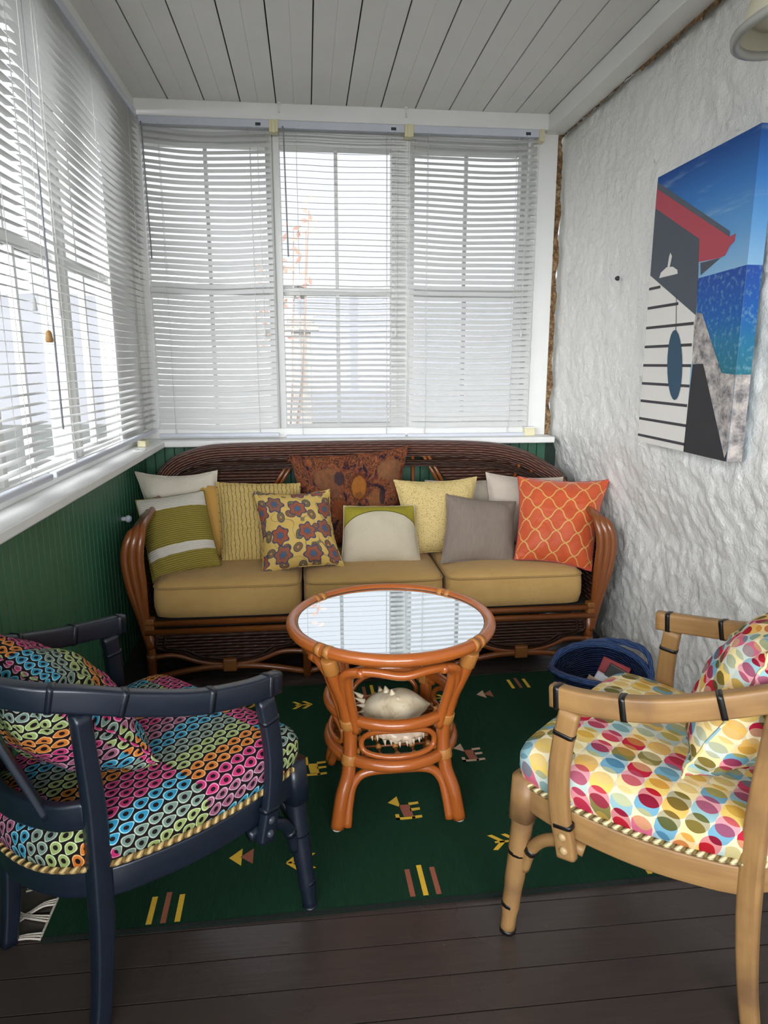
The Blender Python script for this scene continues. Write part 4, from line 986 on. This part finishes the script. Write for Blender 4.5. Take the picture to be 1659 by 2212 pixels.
def book(label,loc,rot,w,h,d,cov,grp='books in the blue basket'):
    t=thing('book',label,'book',loc,0,grp); t.rotation_euler=rot
    m=MB(); m.box(-w/2,w/2,-d/2,-d/2+.003,0,h); m.box(-w/2,w/2,d/2-.003,d/2,0,h); m.box(-w/2,-w/2+.003,-d/2,d/2,0,h); obj('cover',m,cov,t,.001)
    m=MB(); m.box(-w/2+.003,w/2-.004,-d/2+.003,d/2-.003,.003,h-.003); obj('pages',m,M['book_page'],t)
bx_,by_=1.085,2.40
book('dark patterned paperback, highest book in the blue basket',(bx_+.030,by_-.01,.028),(math.radians(-14),math.radians(24),math.radians(-30)),.13,.20,.032,M['book_dark'])
book('white covered book in the middle of the blue basket',(bx_-.015,by_-.015,.028),(math.radians(-14),math.radians(24),math.radians(-30)),.12,.175,.024,M['book_white'])
book('tan book leaning at the left inside the blue basket',(bx_-.05,by_-.025,.026),(math.radians(-14),math.radians(24),math.radians(-30)),.12,.165,.026,M['book_tan'])
book('small red book behind the dark paperback in the basket',(bx_+.030,by_+.030,.035),(math.radians(-14),math.radians(18),math.radians(-30)),.11,.205,.022,M['book_red'])

# ------------------------------------------------------------------ canvas print on the stone wall
CX=1.314; W_,H_=.605,.979
cv=thing('canvas_print','large canvas print of a red gabled house by the sea on the stone wall','picture',(CX,2.655,1.076))
m=MB(); m.box(0,.050,-W_,0,0,H_,0)
lay=[0]
def A(pts,mi,z):
    pp=[(-.0004*z,-min(max(u,0),W_),min(max(v,0),H_)) for u,v in pts]
    ar=sum(pp[i][1]*pp[(i+1)%len(pp)][2]-pp[(i+1)%len(pp)][1]*pp[i][2] for i in range(len(pp)))
    if ar>0: pp=pp[::-1]
    m.poly(pp,mi)
A([(.337,.583),(.605,.592),(.605,.27),(.531,.274),(.386,.466),(.352,.471)],1,1)
A([(-.01,.963),(.499,.705),(.503,.681),(-.01,.94)],2,2)
A([(-.0,.940),(.501,.688),(.532,.693),(.529,.67),(.507,.66),(.486,.635),(.452,.632),(.333,.636),(.325,.708),(-.0,.872)],3,3)
A([(-.0,.872),(.328,.71),(.342,.575),(.35,.462),(-.0,.632)],4,3.5)
A([(.346,.632),(.461,.631),(.355,.591)],4,3)
A([(0,.632),(.350,.462),(.346,.44),(.352,.301),(.343,.293),(.357,.032),(.353,0),(0,0)],5,2)
A([(.348,.471),(.386,.467),(.532,.274),(.605,.27),(.605,.002),(.60,-.001),(.421,.303),(.352,.302),(.343,.441)],6,4)
A([(.357,.301),(.421,.303),(.598,0),(.348,0),(.351,.158)],7,5)
A([(.590,0),(.605,.035),(.605,0)],7,6)
for (x1_,z_) in ((.087,.582),(.228,.511),(.34,.4375),(.341,.3665),(.348,.2965),(.35,.2275),(.346,.160),(.353,.091),(.353,.026)):
    A([(0,z_-.005),(x1_,z_-.005),(x1_,z_+.005),(0,z_+.005)],8,5)
A([(.075,.614),(.084,.632),(.123,.646),(.168,.643),(.203,.627),(.207,.614)],5,7); A([(.130,.645),(.136,.68),(.143,.694),(.157,.68),(.147,.645)],5,7)
A([(.209,.54),(.2125,.54),(.2295,.415),(.226,.415)],8,7)
A([(.240+.052*math.cos(2*PI*i/24)-.02*math.sin(2*PI*i/24),.298+.123*math.sin(2*PI*i/24)) for i in range(24)],9,8)
for z0_,z1_,mi in ((0,.27,6),(.27,.592,1)): m.poly([(.0,-W_-.0004,z0_),(.050,-W_-.0004,z0_),(.050,-W_-.0004,z1_),(0,-W_-.0004,z1_)],mi)
obj('stretched_canvas',m,[M['art_sky'],M['art_sea'],M['art_roof'],M['art_red'],M['art_grey'],M['art_white'],M['art_stone'],M['art_black'],M['art_line'],M['art_board']],cv)
# tiny hook on the wall, left of the canvas
t=thing('wall_hook','tiny dark wall hook with clear tab on the stone wall beside the canvas','hook',(1.372,3.05,1.735))
obj('hook_tab',MB().box(-.012,.0,-.010,.010,-.028,.004),M['pane'],t,.002); obj('hook_pin',MB().lathe([(.010,0),(.010,.008),(.004,.016)],c=(-.008,0,.008),ax=(-1,0,0),seg=10),M['dark_label'],t)

t=thing('wall_peg','small white metal peg on the green left wall above the sofa arm','peg',(XL,3.30,.665))
obj('peg_stem',MB().lathe([(.010,0),(.010,.02)],ax=(1,0,0),seg=10),M['headrail'],t); obj('peg_head',MB().lathe([(.004,.018),(.016,.022),(.018,.034),(.010,.044),(.001,.046)],ax=(1,0,0),seg=14),M['headrail'],t)

# ------------------------------------------------------------------ wall spotlight upper right
lp=thing('wall_spotlight','cream metal cone spotlight on the stone wall at the upper right corner','lamp',(.990,1.45,2.040))
ax=V((.10,-.10,-1)).normalized()
o=obj('lamp_shade',MB().lathe([(.03,.24),(.045,.225),(.066,.11),(.118,.0),(.113,.0),(.062,.11),(.040,.22)],ax=-ax,seg=40,cap=False),M['lamp'],lp)
obj('shade_rim',MB().lathe([(.117,.010),(.127,.004),(.127,-.008),(.117,-.012),(.108,-.006),(.112,.008),(.117,.010)],ax=-ax,seg=40,cap=False),M['lamp_rim'],lp)
obj('bulb',MB().lathe([(.0,.012),(.05,.016),(.084,.026),(.090,.04),(.05,.09),(.03,.13)],ax=-ax,seg=32,cap=False),M['bulb'],lp)
e=-ax*.22
obj('lamp_arm',MB().tube(cat([e,e+V((.03,0,.03)),(.08,.0,.29),(.34,0,.29)],5),.012,10),M['lamp'],lp)
obj('wall_plate',MB().lathe([(.05,0),(.05,-.02),(.03,-.03)],c=(.385,0,.29),ax=(1,0,0),seg=24),M['lamp'],lp)

# ------------------------------------------------------------------ world: bright overcast sky, boosted behind the camera as added fill light
wd=bpy.data.worlds.new('overcast'); bpy.context.scene.world=wd; wd.use_nodes=True
nt=wd.node_tree; nt.nodes.clear()
out=nt.nodes.new('ShaderNodeOutputWorld'); bg=nt.nodes.new('ShaderNodeBackground'); tc=nt.nodes.new('ShaderNodeTexCoord'); sx=nt.nodes.new('ShaderNodeSeparateXYZ')
mr=nt.nodes.new('ShaderNodeMapRange'); mr.inputs[1].default_value=-.9; mr.inputs[2].default_value=-.1; mr.inputs[3].default_value=9.0; mr.inputs[4].default_value=.50; mr.interpolation_type='SMOOTHSTEP'
nt.links.new(tc.outputs['Generated'],sx.inputs[0]); nt.links.new(sx.outputs[1],mr.inputs[0]); nt.links.new(mr.outputs[0],bg.inputs[1])
bg.inputs[0].default_value=(.93,.955,1.0,1)
nt.links.new(bg.outputs[0],out.inputs[0])
def portal(loc,rot,sx_,sy_):
    l=bpy.data.lights.new('portal','AREA'); l.shape='RECTANGLE'; l.size=sx_; l.size_y=sy_; l.cycles.is_portal=True
    o=bpy.data.objects.new('daylight_portal',l); C.objects.link(o); o.location=loc; o.rotation_euler=rot
portal((.2,3.98,1.78),(-PI/2,0,0),2.2,1.6)
portal((-1.0,.5,1.78),(0,-PI/2,0),1.6,6.6)
portal((.3,YR-.15,1.72),(PI/2,0,0),2.4,1.6)

# ------------------------------------------------------------------ camera and view
cam=bpy.data.cameras.new('camera'); co=bpy.data.objects.new('camera',cam); C.objects.link(co)
cam.sensor_fit='HORIZONTAL'; cam.sensor_width=36; cam.lens=1500/1659*36; cam.clip_start=.02
co.location=(0,0,1.38); co.rotation_euler=(math.radians(90-12.079),0,math.radians(-6.2317))
S=bpy.context.scene; S.camera=co
S.view_settings.view_transform='Standard'; S.view_settings.look='None'; S.view_settings.gamma=1.0; S.view_settings.use_curve_mapping=False
S.view_settings.exposure=1.1
S.cycles.max_bounces=12; S.cycles.diffuse_bounces=6; S.cycles.transparent_max_bounces=24; S.cycles.use_denoising=True; S.cycles.sample_clamp_indirect=6
